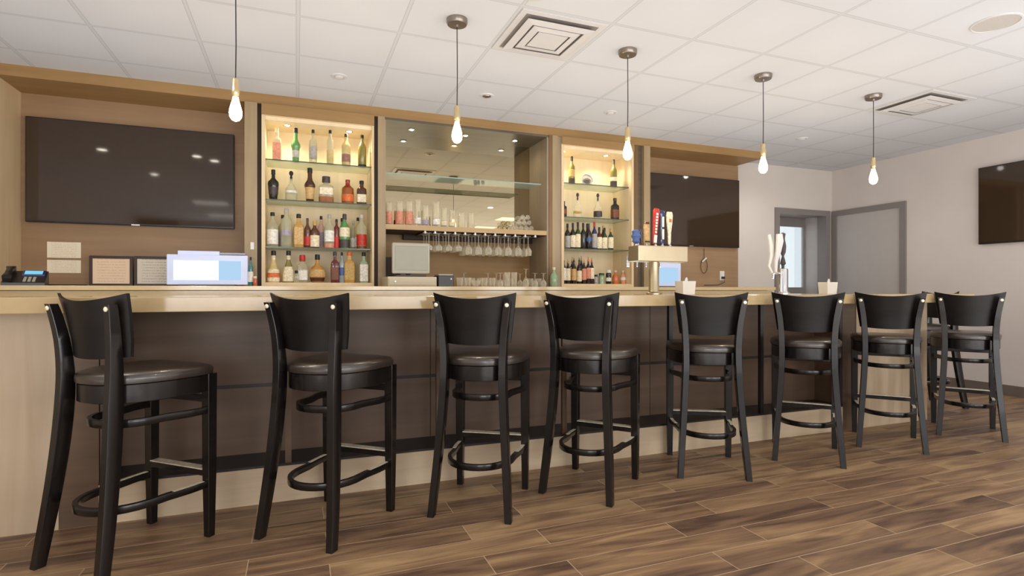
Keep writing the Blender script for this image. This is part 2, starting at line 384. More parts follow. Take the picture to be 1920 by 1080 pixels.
# ---------------------------------------------------------------- back bar millwork
SY = 5.09                                  # front plane of the back bar
ZS, ZC = 2.662, 1.131                      # soffit underside, back counter top
bm = B(); box(bm, -2.6, 5.16, SY, 5.52, ZS, HC)
struct('trim_1', 'long brown laminate soffit over the whole back bar', bm, M['soffit'], 'soffit')
struct('trim_2', 'brown laminate wall panel behind the left television', (-2.03, -.40, 5.5, YB, ZC, ZS), M['brown'], 'wall panel')
struct('trim_3', 'brown laminate wall panel behind the television right of the shelves', (3.58, 5.19, 5.5, YB, 0, ZS), M['brown'], 'wall panel')
struct('trim_4', 'pale maple end panel at the left end of the back bar', (-2.09, -2.03, SY, YB, ZC, ZS), M['creamf'], 'end panel')
def pil(i, x0, x1, y0, y1, mat, lab): struct('trim_%d' % i, lab, (x0, x1, y0, y1, ZC, ZS), mat, 'pilaster')
pil(5, -.40, -.305, SY-.01, YB, M['pil'], 'pale brown upright between left television and bottle cabinet')
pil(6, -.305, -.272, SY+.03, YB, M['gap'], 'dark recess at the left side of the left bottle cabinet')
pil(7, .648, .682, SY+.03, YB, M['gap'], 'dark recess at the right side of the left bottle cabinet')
pil(8, .682, .742, SY-.01, YB, M['pil'], 'brown upright between left bottle cabinet and mirror recess')
pil(9, 2.37, 2.408, SY-.01, YB, M['pild'], 'dark brown upright at the right side of the mirror recess')
pil(10, 2.408, 2.466, SY-.012, YB, M['pil'], 'pale upright beside the right bottle cabinet')
pil(11, 2.466, 2.512, SY+.01, YB, M['nicheside'], 'grey narrow upright left of the right bottle cabinet')
pil(12, 3.372, 3.44, SY+.02, YB, M['pild'], 'dark brown upright right of the right bottle cabinet')
pil(13, 3.44, 3.50, SY+.035, YB, M['nichetop'], 'grey recessed strip right of the right bottle cabinet')
pil(14, 3.50, 3.58, SY-.01, YB, M['pil'], 'pale brown upright left of the right television')

# back counter
bc = thing('back_counter', 'long cream stone back counter running under the shelves', 'counter')
bx('worktop', M['quartz'], bc, -2.35, 4.78, 4.52, 5.56, 1.099, ZC, bev=.002)
bx('fascia', M['quartz'], bc, -2.35, 4.76, 4.55, 4.60, .98, 1.095)
bx('base_cabinet', M['barpanel'], bc, -2.3, 4.74, 4.60, 5.5, 0, 1.098)

def cabinet(label, x0, x1, x0i, x1i, shelves, zt):
    t = thing('bottle_cabinet', label, 'cabinet', ((x0+x1)/2, SY, ZC)); ox, oy, oz = (x0+x1)/2, SY, ZC
    def b(n, m, a0, a1, b0, b1, c0, c1, p=None, bev=0):
        return bx(n, m, p or t, a0-ox, a1-ox, b0-oy, b1-oy, c0-oz, c1-oz, bev=bev)
    b('back_panel', M['cream'], x0, x1, 5.46, 5.48, ZC, ZS)
    b('side_panel', M['cream'], x0, x0i, SY+.012, 5.46, ZC, ZS-.001); b('side_panel', M['cream'], x1i, x1, SY+.012, 5.46, ZC, ZS-.001)
    b('top_panel', M['cream'], x0i, x1i, SY+.012, 5.46, zt, ZS-.001)
    b('bottom_panel', M['creamf'], x0i, x1i, SY+.012, 5.46, ZC, 1.165)
    bm = B()
    for a in ((x0, x0i, ZC, ZS), (x1i, x1, ZC, ZS), (x0i, x1i, zt+.03, ZS), (x0i, x1i, ZC, ZC+.03)):
        box(bm, a[0]-ox, a[1]-ox, SY-.006-oy, SY+.012-oy, a[2]-oz, a[3]-oz)
    build('face_frame', bm, M['creamf'], t)
    b('header', M['soffit'], x0-.0, x1+.0, SY-.02, SY-.006, zt+.035, ZS-.001)
    for z in shelves:
        s = b('glass_shelf', M['shelfglass'], x0i, x1i, 5.141, 5.455, z-.009, z)
        b('shelf_edge', M['edgeglass'], x0i, x1i, 5.137, 5.141, z-.009, z, s)
    return t
cabinet('cream lit bottle cabinet with glass shelves of spirits, left of the mirror', -.272, .648, -.245, .630, (2.214, 1.875, 1.471), 2.535)
cabinet('cream lit bottle cabinet with glass shelves of wine, right of the mirror', 2.512, 3.372, 2.54, 3.345, (2.21, 1.86, 1.533), 2.55)

# centre niche with mirror, shelves and glass rack
nc = thing('mirror_recess', 'mirror-backed centre recess between the two lit bottle cabinets', 'back bar')
bx('mirror', M['mirror'], nc, .742, 2.37, 5.54, 5.55, 1.66, 2.64)
bx('back_panel', M['nicheback'], nc, .742, 2.37, 5.54, 5.55, ZC, 1.66)
bx('side_panel', M['nicheside'], nc, 2.352, 2.37, SY, 5.54, ZC, 2.64); bx('side_panel', M['nicheside'], nc, .742, .752, SY, 5.54, ZC, 2.64)
bx('top_panel', M['nichetop'], nc, .742, 2.37, SY, 5.55, 2.64, ZS-.001)
bx('wooden_shelf', M['shelf'], nc, .752, 2.352, SY+.005, 5.54, 1.653, 1.697)
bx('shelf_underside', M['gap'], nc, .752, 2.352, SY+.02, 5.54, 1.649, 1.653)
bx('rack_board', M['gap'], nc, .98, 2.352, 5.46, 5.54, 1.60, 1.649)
s = bx('glass_shelf', M['shelfglass'], nc, .752, 2.29, SY+.01, 5.36, 2.156, 2.166)
bx('shelf_edge', M['edgeglassb'], s, .752, 2.29, SY+.006, SY+.01, 2.156, 2.166)
rail_x = []
for i in range(12):
    x = at(797+i*18.75, 440, SY+.02).x; rail_x.append(x)
    bm = B(); box(bm, x-.018, x+.018, SY+.02, 5.45, 1.632, 1.636); box(bm, x-.003, x+.003, SY+.02, 5.45, 1.636, 1.649)
    r_ = build('glass_rack_rail', bm, M['steelw'], nc)
    bm = B(); box(bm, x-.008, x+.008, SY+.012, SY+.02, 1.628, 1.651); build('end_cap', bm, M['white'], r_)

# ---------------------------------------------------------------- lamps
def pendant(x, y, zb, label):
    t = thing('pendant_lamp', label, 'pendant lamp', (x, y, HC), group='bare bulb pendant lamps over the bar')
    bm = B(); lathe(bm, [(.064, 0), (.064, -.022), (.058, -.034), (.012, -.036), (.010, -.05)], 28); build('canopy', bm, M['steelw'], t, True)
    L = HC-zb                              # bulb centre below the ceiling
    bm = B(); sweep(bm, [(0, 0, -.045), (.002, 0, -.5*L), (0, 0, -L+.165)], .006, .006, up=Vector((0, 1, 0)), round_=True, seg=8); build('cord', bm, M['blackplastic'], t, True)
    bm = B(); lathe(bm, [(.006, -L+.168), (.017, -L+.16), (.019, -L+.105), (.021, -L+.1), (.021, -L+.08), (.014, -L+.066)], 20); build('socket', bm, M['brassfit'], t, True)
    bm = B(); lathe(bm, [(.013, -L+.07), (.015, -L+.055), (.022, -L+.03), (.030, -L+.0), (.032, -L-.02), (.029, -L-.04), (.018, -L-.056), (.004, -L-.062)], 20); build('bulb', bm, M['bulb'], t, True)
    return t
pl = [('pendant lamp with a glowing bare bulb, leftmost over the bar', -.30), ('pendant lamp with a glowing bare bulb in front of the mirror', .91),
      ('pendant lamp with a glowing bare bulb in front of the right bottle cabinet', 2.12), ('pendant lamp with a glowing bare bulb at the right end of the brown soffit', 3.33),
      ('pendant lamp with a glowing bare bulb, rightmost over the bar by the ceiling vent', 4.54)]
for lab, x in pl:
    pendant(x, 3.27, 2.055, lab)
    l = bpy.data.lights.new('pendant_glow', 'POINT'); l.energy = 4.5; l.color = (1, .80, .55); l.shadow_soft_size = .04
    o = bpy.data.objects.new('pendant_glow', l); C.objects.link(o); o.location = (x, 3.27, 1.95)

def spot(x, y, z, e, ang=110, col=(1, .84, .60), blend=.6):
    l = bpy.data.lights.new('lamp_or_fill_beam', 'SPOT'); l.energy = e; l.spot_size = math.radians(ang); l.spot_blend = blend; l.color = col; l.shadow_soft_size = .03
    o = bpy.data.objects.new('lamp_or_fill_beam', l); C.objects.link(o); o.location = (x, y, z)
def puck(x, y, z, label, e, group, col=(1, .84, .60)):
    t = thing('puck_light', label, 'recessed light', (x, y, z), group=group)
    bm = B(); lathe(bm, [(.028, -.004), (.034, -.004), (.034, 0), (.028, 0)], 20, caps=False); build('trim_ring', bm, M['steel'], t, True)
    bm = B(); lathe(bm, [(.020, -.003), (.022, -.0015), (.022, 0)], 20); build('lens', bm, M['puck'], t, True)
    spot(x, y, z-.012, e, 150, col)
g = 'recessed lights in the left bottle cabinet'
puck(-.075, 5.22, 2.535, 'small round light in the left bottle cabinet ceiling, left one', 10, g); puck(.445, 5.22, 2.535, 'small round light in the left bottle cabinet ceiling, right one', 10, g)
g = 'recessed lights in the right bottle cabinet'
puck(2.60, 5.22, 2.55, 'small round light in the right bottle cabinet ceiling, left one', 10, g); puck(3.11, 5.22, 2.55, 'small round light in the right bottle cabinet ceiling, right one', 10, g)
g = 'recessed lights over the mirror'
puck(1.03, 5.32, 2.64, 'small round light over the mirror, left one', 2.2, g); puck(1.57, 5.33, 2.64, 'small round light over the mirror, middle one', 2.2, g); puck(2.10, 5.33, 2.64, 'small round light over the mirror, right one', 2.2, g)

for x, y, on, lab in ((1.50, 4.46, 0, 'small round ceiling fitting above the mirror recess'), (.307, 4.466, 0, 'small round ceiling fitting above the left bottle cabinet'),
                  (2.71, 4.47, 0, 'small round ceiling fitting above the right bottle cabinet'), (5.12, 4.488, 0, 'small round ceiling fitting right of the brown soffit'),
                  (1.243, 2.84, 0, 'small round ceiling fitting cut by the top edge of the picture')):
    t = thing('ceiling_fitting', lab, 'ceiling light', (x, y, HC), group='small round ceiling fittings')
    bm = B(); lathe(bm, [(.062, 0), (.060, -.006), (.040, -.008), (.034, 0)], 28, caps=False); build('trim_ring', bm, M['vent'], t, True)
    bm = B(); lathe(bm, [(.036, 0), (.030, -.012), (.012, -.018), (.002, -.018)], 20); build('lens', bm, M['vent'] if x != 1.50 else M['steelw'], t, True)
spot(5.12, 4.488, HC-.04, 22, 165, (1, .95, .88))  # added fill: the fitting itself is unlit, this beam brightens the corner walls
for x, y, lab in ((-2.12, 3.11, 'downlight left of the bar, seen only as a reflection'), (-1.88, 1.71, 'downlight nearer the viewer on the left, seen only as a reflection'),
                  (-1.14, 3.14, 'downlight over the left end of the bar, seen only as a reflection'), (-.97, 2.95, 'second downlight over the left end of the bar, seen only as a reflection'),
                  (3.6, .6, 'downlight over the seating on the right, seen only as a reflection'), (1.2, 1.2, 'downlight over the viewer, seen only as a reflection')):
    t = thing('downlight', lab, 'ceiling light', (x, y, HC))
    bm = B(); lathe(bm, [(.075, 0), (.073, -.006), (.05, -.004), (.05, 0)], 28, caps=False); build('trim_ring', bm, M['vent'], t, True)
    bm = B(); lathe(bm, [(.05, 0), (.048, -.003)], 24); build('lens', bm, M['downlight'], t, True)
    spot(x, y, HC-.03, 16, 130, (1, .90, .74))
# round loudspeaker in the ceiling
t = thing('ceiling_speaker', 'round flat loudspeaker grille in the ceiling tiles, top right', 'speaker', (4.01, 2.11, HC))
bm = B(); lathe(bm, [(.128, 0), (.126, -.006), (.118, -.008), (.116, -.003)], 36, caps=False); build('rim', bm, M['vent'], t, True)
bm = B(); lathe(bm, [(.117, 0), (.117, -.004), (.05, -.006), (.001, -.0065)], 36); build('grille', bm, plain('speaker_grille', (196, 192, 186), .6, noise=.1, scale=300), t, True)

def vent(x0, y0, x1, y1, lab):
    cx, cy = (x0+x1)/2, (y0+y1)/2
    t = thing('ceiling_vent', lab, 'ceiling vent', (cx, cy, HC)); R = (x1-x0)/2
    bm = B()          # flat outer flange
    def sq(bm, ro, ri, zo, zi, th=.004):
        skin(bm, [[(sx*ro, sy*ro, z) for sx, sy in ((-1, -1), (1, -1), (1, 1), (-1, 1))] for ro, z in ((ro, zo), (ri, zi), (ri, zi-th), (ro, zo-th), (ro, zo))], caps=False)
    sq(bm, R, R*.86, -.001, -.001, .006); build('flange', bm, M['vent'], t)
    bx('backing', M['ventdark'], t, -R*.86, R*.86, -R*.86, R*.86, -.003, -.001)
    for i, (ro, ri, zo, zi) in enumerate(((.80, .62, -.004, -.030), (.56, .40, -.006, -.032))):
        bm = B(); sq(bm, R*ro, R*ri, zo-.02, zi, .003); build('louvre', bm, M['vent'], t)
    bm = B(); box(bm, -R*.36, R*.36, -R*.36, R*.36, -.034, -.028, bev=.002); build('centre_plate', bm, M['vent'], t)
vent(1.232, 3.0, 1.80, 3.56, 'square stepped air vent in the ceiling between two pendant lamps')
vent(4.862, 3.0, 5.43, 3.56, 'square stepped air vent in the ceiling right of the last pendant lamp')

# ---------------------------------------------------------------- televisions
def tv(lab, cx, cz, W, H, loc_y=None, wall_x=None):
    if wall_x is None: t = thing('television', lab, 'television', (cx, loc_y, cz))
    else: t = thing('television', lab, 'television', (wall_x, cx, cz), rz=-PI/2 if False else PI/2*-1)
    bx('housing', M['tvbody'], t, -W/2, W/2, -.045, -.012, -H/2, H/2, bev=.004)
    bx('screen', M['tvscreen'], t, -W/2+.008, W/2-.008, -.0475, -.045, -H/2+.014, H/2-.008)
    bx('wall_mount', M['blackplastic'], t, -.2, .2, -.012, 0, -.18, .18)
    bx('badge', M['steel'], t, -.03, .03, -.049, -.047, -H/2-.002, -H/2+.01)
tv('large black television on the brown panel left of the bottle cabinets', -1.25, 2.055, 1.476, .832, loc_y=5.5)
tv('black television on the brown panel right of the bottle cabinets', 4.43, 2.05, 1.476, .845, loc_y=5.5)
tv('black television on the grey right wall, cut by the picture edge', 3.05, 2.005, 1.46, .825, wall_x=XR)

# ---------------------------------------------------------------- front bar
bt = thing('bar_countertop', 'long thick cream stone bar counter top', 'bar counter')
bx('slab', M['quartz'], bt, -2.7, 5.12, 2.84, 3.60, 1.003, 1.07, bev=.003)
bb = thing('bar_cabinet', 'bar front with dark brown panels, pale plinth and pale end blocks', 'bar')
def pb(n, mt, x0, x1, y0, y1, z0, z1, lab=None):
    o = bx(n, M[mt], bb, x0, x1, y0, y1, z0, z1)
    if lab: o['label'] = lab
ZT = 1.003
pb('end_block', 'maple', -2.7, -1.018, 3.13, 3.60, 0, ZT, 'pale maple block at the left end')
pb('end_block', 'maple', 4.15, 5.0, 3.13, 3.60, 0, ZT, 'pale maple block at the right end')
pb('pilaster_panel', 'barpanel', -1.018, -.865, 3.135, 3.60, 0, ZT); pb('pilaster_panel', 'barpanel', 4.0, 4.15, 3.135, 3.60, 0, ZT)
pb('plinth', 'maplex', -.865, 4.0, 3.13, 3.40, 0, .185, 'pale plinth along the floor')
pb('ledge', 'ledge', -.865, 4.0, 3.128, 3.385, .185, .197, 'black foot ledge')
for x0, x1 in ((-.865, .77), (.774, 2.38), (2.384, 4.0)):
    pb('upper_panel', 'barpanel', x0, x1, 3.385, 3.60, .582, ZT); pb('lower_panel', 'barpanel', x0, x1, 3.385, 3.60, .197, .562)
pb('shadow_strip', 'ledge', -.865, 4.0, 3.39, 3.60, .562, .582, 'thin black strip between the panels')
for i in range(7):
    x = -.845+i*.8055; pb('post', 'ledge' if i > 3 else 'barpanel', x-.015, x+.015, 3.135, 3.16, .197, ZT)

# ---------------------------------------------------------------- bar stools
def make_stool(label):
    t = thing('bar_stool', label, 'bar stool', (0, 0, 0), group='black wooden bar stools along the bar')
    def outline(k, inset=0, n=40):
        pts = []
        for i in range(n):
            a = 2*PI*i/n; ca, sa = math.cos(a), math.sin(a); e = 3.2
            e = 5.5 if sa > 0 else 2.5
            q = (abs(ca)**e+abs(sa)**e)**(-1/e); yy = sa*q; xx = ca*q
            hw = .214+(.008*yy if yy > 0 else .035*yy)          # narrower and rounder at the rear
            pts.append((xx*(hw*k-inset), .028+yy*(.222*k-inset)))
        return pts
    def rings(lst): return [[(x, y, z) for x, y in outline(k)] for k, z in lst]
    bm = B(); skin(bm, rings([(.955, .724), (1.0, .730), (1.01, .745), (1.0, .758), (.96, .767), (.85, .774), (.6, .780), (.3, .783), (.02, .784)])); build('seat_cushion', bm, M['vinyl'], t, True)
    bm = B(); skin(bm, rings([(.95, .652), (.97, .655), (.97, .724)])); build('seat_frame', bm, M['blackwood'], t, True)
    # rear legs sweep from floor up to the backrest, bowed inward at seat level
    P = [(.192, -.250, 0), (.181, -.228, .15), (.168, -.206, .32), (.156, -.188, .50), (.149, -.178, .66), (.150, -.176, .78), (.158, -.184, .90), (.172, -.200, 1.0), (.180, -.210, 1.045)]
    wx = [.032, .034, .035, .036, .036, .036, .035, .034, .032]; wy = [.042, .048, .054, .058, .058, .052, .044, .038, .034]
    Q = [(*p, a, c) for p, a, c in zip(P, wx, wy)]; Q2 = []
    for i in range(len(Q)-1):                       # smooth the curve of the post
        q0, q1, q2, q3 = Q[max(i-1, 0)], Q[i], Q[i+1], Q[min(i+2, len(Q)-1)]
        for k in range(3):
            f = k/3; Q2.append(tuple(.5*(2*b_+(c_-a_)*f+(2*a_-5*b_+4*c_-d_)*f*f+(3*b_-a_-3*c_+d_)*f**3) for a_, b_, c_, d_ in zip(q0, q1, q2, q3)))
    Q2.append(Q[-1])
    for s in (-1, 1):
        bm = B(); rr = []
        for x, y, z, a, c in Q2:
            bb_ = .1; rr.append([(s*x+p*a/2, y+q*c/2, z) for p, q in ((-1, -1+bb_), (-1+bb_, -1), (1-bb_, -1), (1, -1+bb_), (1, 1-bb_), (1-bb_, 1), (-1+bb_, 1), (-1, 1-bb_))])
        skin(bm, rr); build('leg', bm, M['blackwood'], t, True)
        bm = B(); rr = []
        for z, w in ((0, .032), (.12, .036), (.3, .042), (.729, .045)):
            x, y = s*.187, .212; rr.append([(x+p*w/2, y+q*w/2, z) for p, q in ((-1, -.9), (-.9, -1), (.9, -1), (1, -.9), (1, .9), (.9, 1), (-.9, 1), (-1, .9))])
        skin(bm, rr); build('leg', bm, M['blackwood'], t, True)
        # fixing caps on the back posts
        bm = B(); lathe(bm, [(.010, 0), (.010, .004), (.006, .007)], 12)
        bmesh.ops.rotate(bm, verts=bm.verts[:], cent=(0, 0, 0), matrix=Matrix.Rotation(PI/2, 3, 'X'))
        bmesh.ops.translate(bm, verts=bm.verts[:], vec=(s*.178, -.2235, 1.028)); build('bolt_cap', bm, M['brass'], t, True)
        for px_, py_ in ((.192, -.250), (.187, .212)):
            bm = B(); lathe(bm, [(.011, 0), (.012, .003), (.012, .006)], 12, cx=s*px_, cy=py_); build('foot_glide', bm, M['steel'], t, True)
    # backrest: curved, tapering plywood panel in front of the posts
    def posty(z):
        for a, c in zip(P, P[1:]):
            if z <= c[2]: f = (z-a[2])/(c[2]-a[2]); return a[1]+f*(c[1]-a[1])
        f = (z-1.045)/.045; return -.210-.010*f
    nx, nz = 20, 8
    def bp(s, tt, off):
        hw = .176+(.036*tt)
        zt = 1.058+.030*s*s; zb = .828+.010*s*s; z = zb+(zt-zb)*tt
        y = posty(z)+.031-.058*(.70-s*s)+off
        return (s*hw, y, z)
    bm = B(); rr = []
    for i in range(nx+1):
        s = -1+2*i/nx
        rr.append([bp(s, k/nz, 0) for k in range(nz+1)]+[bp(s, k/nz, .013) for k in range(nz, -1, -1)])
    skin(bm, rr); build('backrest', bm, M['blackwoodx'], t, True)
    def ring_path(z, depth, hw=.175):
        pts = [(-.183, .205, z), (-.180, .12, z), (-hw, .03, z)]
        for i in range(1, 16):
            a = PI*i/16; pts.append((-hw*math.cos(a), .0-depth*math.sin(a)**.9, z))
        return pts+[(hw, .03, z), (.180, .12, z), (.183, .205, z)]
    bm = B(); sweep(bm, ring_path(.235, .205, .166), .020, .030); fr = build('foot_ring', bm, M['blackwood'], t, True)
    for s in (-1, 1):
        bm = B(); sweep(bm, [(s*.1815, .185, .2512), (s*.180, .12, .2512), (s*.172, .05, .2512)], .019, .0015); p = build('worn_patch', bm, M['brass'], fr); p['label'] = 'pale scuffed patch on the foot ring'
    bm = B(); sweep(bm, ring_path(.565, .150, .148), .018, .030); build('stretcher', bm, M['blackwood'], t, True)
    bx('crossbar', M['blackwood'], t, -.172, .172, .195, .225, .600, .632, bev=.003)
    fr = bx('footrest', M['blackwood'], t, -.172, .172, .190, .230, .272, .300, bev=.003)
    bm = B(); box(bm, -.168, .168, .188, .232, .300, .304); p = build('footrest_plate', bm, M['brass'], fr); p['label'] = 'worn pale metal strip on the footrest'
    return t
ST = [(-.645, 2.785, -43, 'black wooden bar stool nearest the viewer, leftmost at the bar'),
      (.158, 2.77, -41, 'black wooden bar stool, second from the left along the bar'),
      (.91, 2.77, -33, 'black wooden bar stool, third from the left, below the mirror recess'),
      (1.56, 2.77, -50, 'black wooden bar stool, fourth from the left, turned to the right'),
      (2.39, 2.81, -29, 'black wooden bar stool, fifth from the left, in front of the steel tap tower'),
      (3.20, 2.775, -46, 'black wooden bar stool, sixth from the left, in front of the chrome tap column'),
      (4.00, 2.78, -49, 'black wooden bar stool in front of the pale right end block of the bar'),
      (4.87, 2.76, -54, 'black wooden bar stool, rightmost, standing past the end of the bar front')]
stool = make_stool(ST[0][3]); stool.location = (ST[0][0], ST[0][1], 0); stool.rotation_euler = (0, 0, math.radians(ST[0][2]))
for x, y, a, lab in ST[1:]: dup(stool, (x, y, 0), math.radians(a), lab)
dup(stool, (5.62, 3.55, 0), math.radians(72), 'black wooden bar stool half hidden behind the rightmost stool at the bar end')

# ---------------------------------------------------------------- bottles
PROF = {
 'std':   ([(.90, 0), (1, .02), (1, .58), (.95, .64), (.72, .70), (.42, .76), (.36, .80), (.36, .90)], (.36, .90), 2),
 'tall':  ([(.90, 0), (1, .02), (1, .66), (.92, .71), (.5, .77), (.40, .82), (.40, .91)], (.40, .91), 2),
 'wine':  ([(.92, 0), (1, .02), (1, .56), (.93, .62), (.62, .69), (.38, .75), (.34, .80), (.34, .84)], (.36, .84), 2),
 'square':([(.90, 0), (.97, .02), (.97, .60), (.90, .66), (.46, .72), (.38, .76), (.38, .88)], (.42, .88), 5),
 'slim':  ([(.60, 0), (.68, .02), (.80, .40), (1, .46), (.95, .52), (.5, .64), (.40, .72), (.40, .86)], (.42, .86), 2),
 'tear':  ([(.88, 0), (.94, .02), (1, .18), (.95, .30), (.62, .52), (.36, .66), (.30, .74), (.30, .86)], (.36, .86), 3),
 'bulge': ([(.66, 0), (.72, .02), (.88, .40), (1, .52), (.92, .60), (.5, .68), (.32, .73), (.30, .85)], (.34, .85), 2),
 'decanter': ([(.80, 0), (.96, .03), (1, .22), (.86, .42), (.48, .54), (.24, .62), (.22, .74)], (.30, .70), 2),
 'squat': ([(.94, 0), (1, .02), (1, .56), (.92, .64), (.46, .70), (.36, .74), (.36, .80)], (.52, .78), 4),
 'flask': ([(.56, 0), (.80, .05), (1, .26), (.97, .40), (.74, .54), (.34, .62), (.24, .70), (.24, .84)], (.28, .82), 2),
 'jar':   ([(.90, 0), (1, .03), (1, .70), (.86, .78), (.80, .82)], (.84, .80), 2),
 'jug':   ([(.92, 0), (1, .03), (1, .50), (.84, .62), (.44, .72), (.30, .78), (.30, .90)], (.38, .88), 2),
}
def bottle(u, vt, zb, Y, w, prof, glass, cap, lab, label, group, kind='liquor_bottle', spout=False, cat='bottle', lab2=None, base=None):
    p = at(u, vt, Y); H = p.z-zb; R = w*pxm(u, Y)/2
    t = thing(kind, label, cat, (p.x, Y, zb), group=group)
    pr, (cr, cz), n = PROF[prof]
    rr = [(r*R, z*H) for r, z in pr]
    bm = B(); lathe(bm, rr, 20, n, sy=(.72 if n > 2 or prof == 'flask' else 1)); build('glass_body', bm, M[glass], t, True)
    if cap:
        bm = B()
        if prof == 'decanter': lathe(bm, [(.12*R, .70*H), (.2*R, .74*H), (.22*R, .80*H), (.12*R, .84*H), (.3*R, .88*H), (.36*R, .94*H), (.2*R, 1.0*H)], 16)
        elif spout: lathe(bm, [(cr*R*1.05, cz*H), (cr*R*1.05, (cz+.06)*H), (cr*R*.45, (cz+.08)*H), (cr*R*.35, H)], 14)
        else: lathe(bm, [(cr*R*1.06, (cz-.01)*H), (cr*R*1.10, (cz+.01)*H), (cr*R*1.06, H*.99), (cr*R*.7, H)], 16)
        build('cap', bm, M[cap], t, True)
    def band(nm, z0, z1, mt):
        def rad(z):
            for a, c in zip(pr, pr[1:]):
                if a[1] <= z <= c[1]: return a[0]+(c[0]-a[0])*(z-a[1])/max(1e-6, c[1]-a[1])
            return 1
        zs = [z0+(z1-z0)*i/4 for i in range(5)]
        bm = B(); lathe(bm, [((rad(z)*1.02)*R+.0004, z*H) for z in zs], 20, n, sy=(.74 if n > 2 or prof == 'flask' else 1), caps=False); build(nm, bm, M[mt], t, True)
    if lab: band('label_wrap', *lab)
    if lab2: band('neck_label', *lab2)
    if base: band('base_band', *base)
    return t
YA, YBk = 5.21, 5.33
Z1, Z2, Z3, Z4 = 2.214, 1.875, 1.471, 1.165
G = 'spirit bottles on the top glass shelf of the left cabinet'
bottle(519, 240, Z1, YA, 15, 'square', 'clearb', 'clear', (.05, .55, 'l_salmon'), 'clear square bottle with a salmon lower half, leftmost on the top shelf', G)
bottle(554.5, 240, Z1, YA, 17, 'slim', 'b_green', 'l_black', (.14, .34, 'l_silver'), 'green glass bottle with a black cap on the top shelf', G)
bottle(587, 243, Z1, YA, 14, 'std', 'clearb', 'l_black', (.16, .5, 'l_grey'), 'clear bottle with a black cap and grey label on the top shelf', G)
bottle(619, 244, Z1, YA, 12, 'tall', 'clearb', 'l_black', (.04, .42, 'b_straw'), 'slender clear bottle with yellowish contents on the top shelf', G)
bottle(649, 251, Z1, YA, 16, 'std', 'b_straw', 'l_dark', (.12, .36, 'l_mauve'), 'pale amber bottle with a mauve label on the top shelf', G)
bottle(679, 253, Z1, YA, 15, 'std', 'b_olive', 'l_black', (.02, .08, 'l_black'), 'olive yellow bottle, rightmost on the top shelf', G)
G = 'spirit bottles on the second glass shelf of the left cabinet'
bottle(512.5, 318, Z2, YA, 20, 'bulge', 'b_black', 'l_black', (.18, .42, 'l_dark'), 'dark tapered bottle, leftmost on the second shelf', G)
bottle(546, 321, Z2, YA, 22, 'decanter', 'clearb', 'l_black', (.26, .34, 'l_white'), 'clear round decanter with a ball stopper on the second shelf', G)
bottle(581, 315, Z2, YA, 20, 'slim', 'b_darkamber', 'l_black', (.08, .42, 'l_tan'), 'tall dark amber whiskey bottle with a tan label on the second shelf', G)
bottle(611.5, 331, Z2, YA, 26, 'squat', 'clearb', 'l_dark', (.30, .56, 'l_cream'), 'squat clear decanter with cream label and wide dark stopper', G, base=(.02, .22, 'b_amber'))
bottle(652, 337, Z2, YA, 22, 'std', 'b_amber', 'b_red', (.10, .38, 'l_orange'), 'amber bottle with a red neck and orange label on the second shelf', G, lab2=(.66, .86, 'b_red'))
bottle(678, 339, Z2, YA, 18, 'square', 'b_darkamber', 'l_black', (.10, .42, 'l_cream'), 'dark amber bottle with a cream label, rightmost on the second shelf', G)
G = 'spirit bottles on the third glass shelf of the left cabinet'
bottle(511, 398, Z3, YA, 20, 'std', 'clearb', 'l_black', (.08, .5, 'l_white'), 'clear vodka-style bottle with a white label, leftmost on the third shelf', G)
bottle(530, 403, Z3, YBk, 15, 'std', 'clearb', 'l_black', (.08, .45, 'l_lav'), 'clear bottle behind the leftmost pair on the third shelf', G)
bottle(537, 391, Z3, YA, 19, 'tall', 'clearb', 'l_grey', (.30, .44, 'l_lav'), 'tall clear bottle with a grey cap and lavender band on the third shelf', G)
bottle(560, 401, Z3, YA, 18, 'square', 'b_gold', 'l_black', (.10, .60, 'l_tan'), 'square golden bottle with a tan label on the third shelf', G)
bottle(576.5, 409, Z3, YA, 12, 'std', 'b_brownglass', 'l_dark', (.08, .38, 'l_red'), 'slim bottle with a red label on the third shelf', G)
bottle(590, 414, Z3, YA, 17, 'wine', 'b_brownglass', 'l_gold', (.04, .46, 'l_cream'), 'short brown bottle with a cream label and gold neck on the third shelf', G)
bottle(602, 405, Z3, YBk, 13, 'std', 'b_pink', 'l_black', (.10, .5, 'l_lav'), 'pale pink bottle with a black cap on the third shelf', G)
bottle(617.5, 402, Z3, YA, 18, 'std', 'clearb', 'l_grey', (.2, .52, 'l_white'), 'clear bottle with a white patterned label on the third shelf', G, base=(.02, .14, 'l_salmon'))
bottle(631, 411, Z3, YA, 10, 'tall', 'b_darkred', 'l_black', (.02, .4, 'l_red'), 'narrow dark red bottle beside the green one on the third shelf', G)
bottle(646, 401, Z3, YA, 19, 'wine', 'b_green', 'l_dark', (.34, .60, 'l_cream'), 'green bottle with a cream label on the third shelf', G, base=(.03, .26, 'l_dark'))
bottle(641, 409, Z3, YBk, 12, 'std', 'b_green', 'l_black', None, 'dark green bottle behind the green one with the cream label', G)
bottle(662, 414, Z3, YBk, 10, 'tall', 'clearb', 'l_grey', (.1, .4, 'l_white'), 'slender clear bottle in the back of the third shelf', G)
bottle(671, 408, Z3, YBk, 13, 'std', 'b_straw', 'l_black', (.1, .4, 'l_white'), 'pale bottle with black cap behind the rightmost one on the third shelf', G)
bottle(678, 402, Z3, YA, 18, 'std', 'clearb', 'l_silver', (.10, .42, 'l_red'), 'clear bottle with a red and white label, rightmost on the third shelf', G, base=(.02, .09, 'l_brown'))
G = 'spirit bottles on the bottom of the left cabinet'
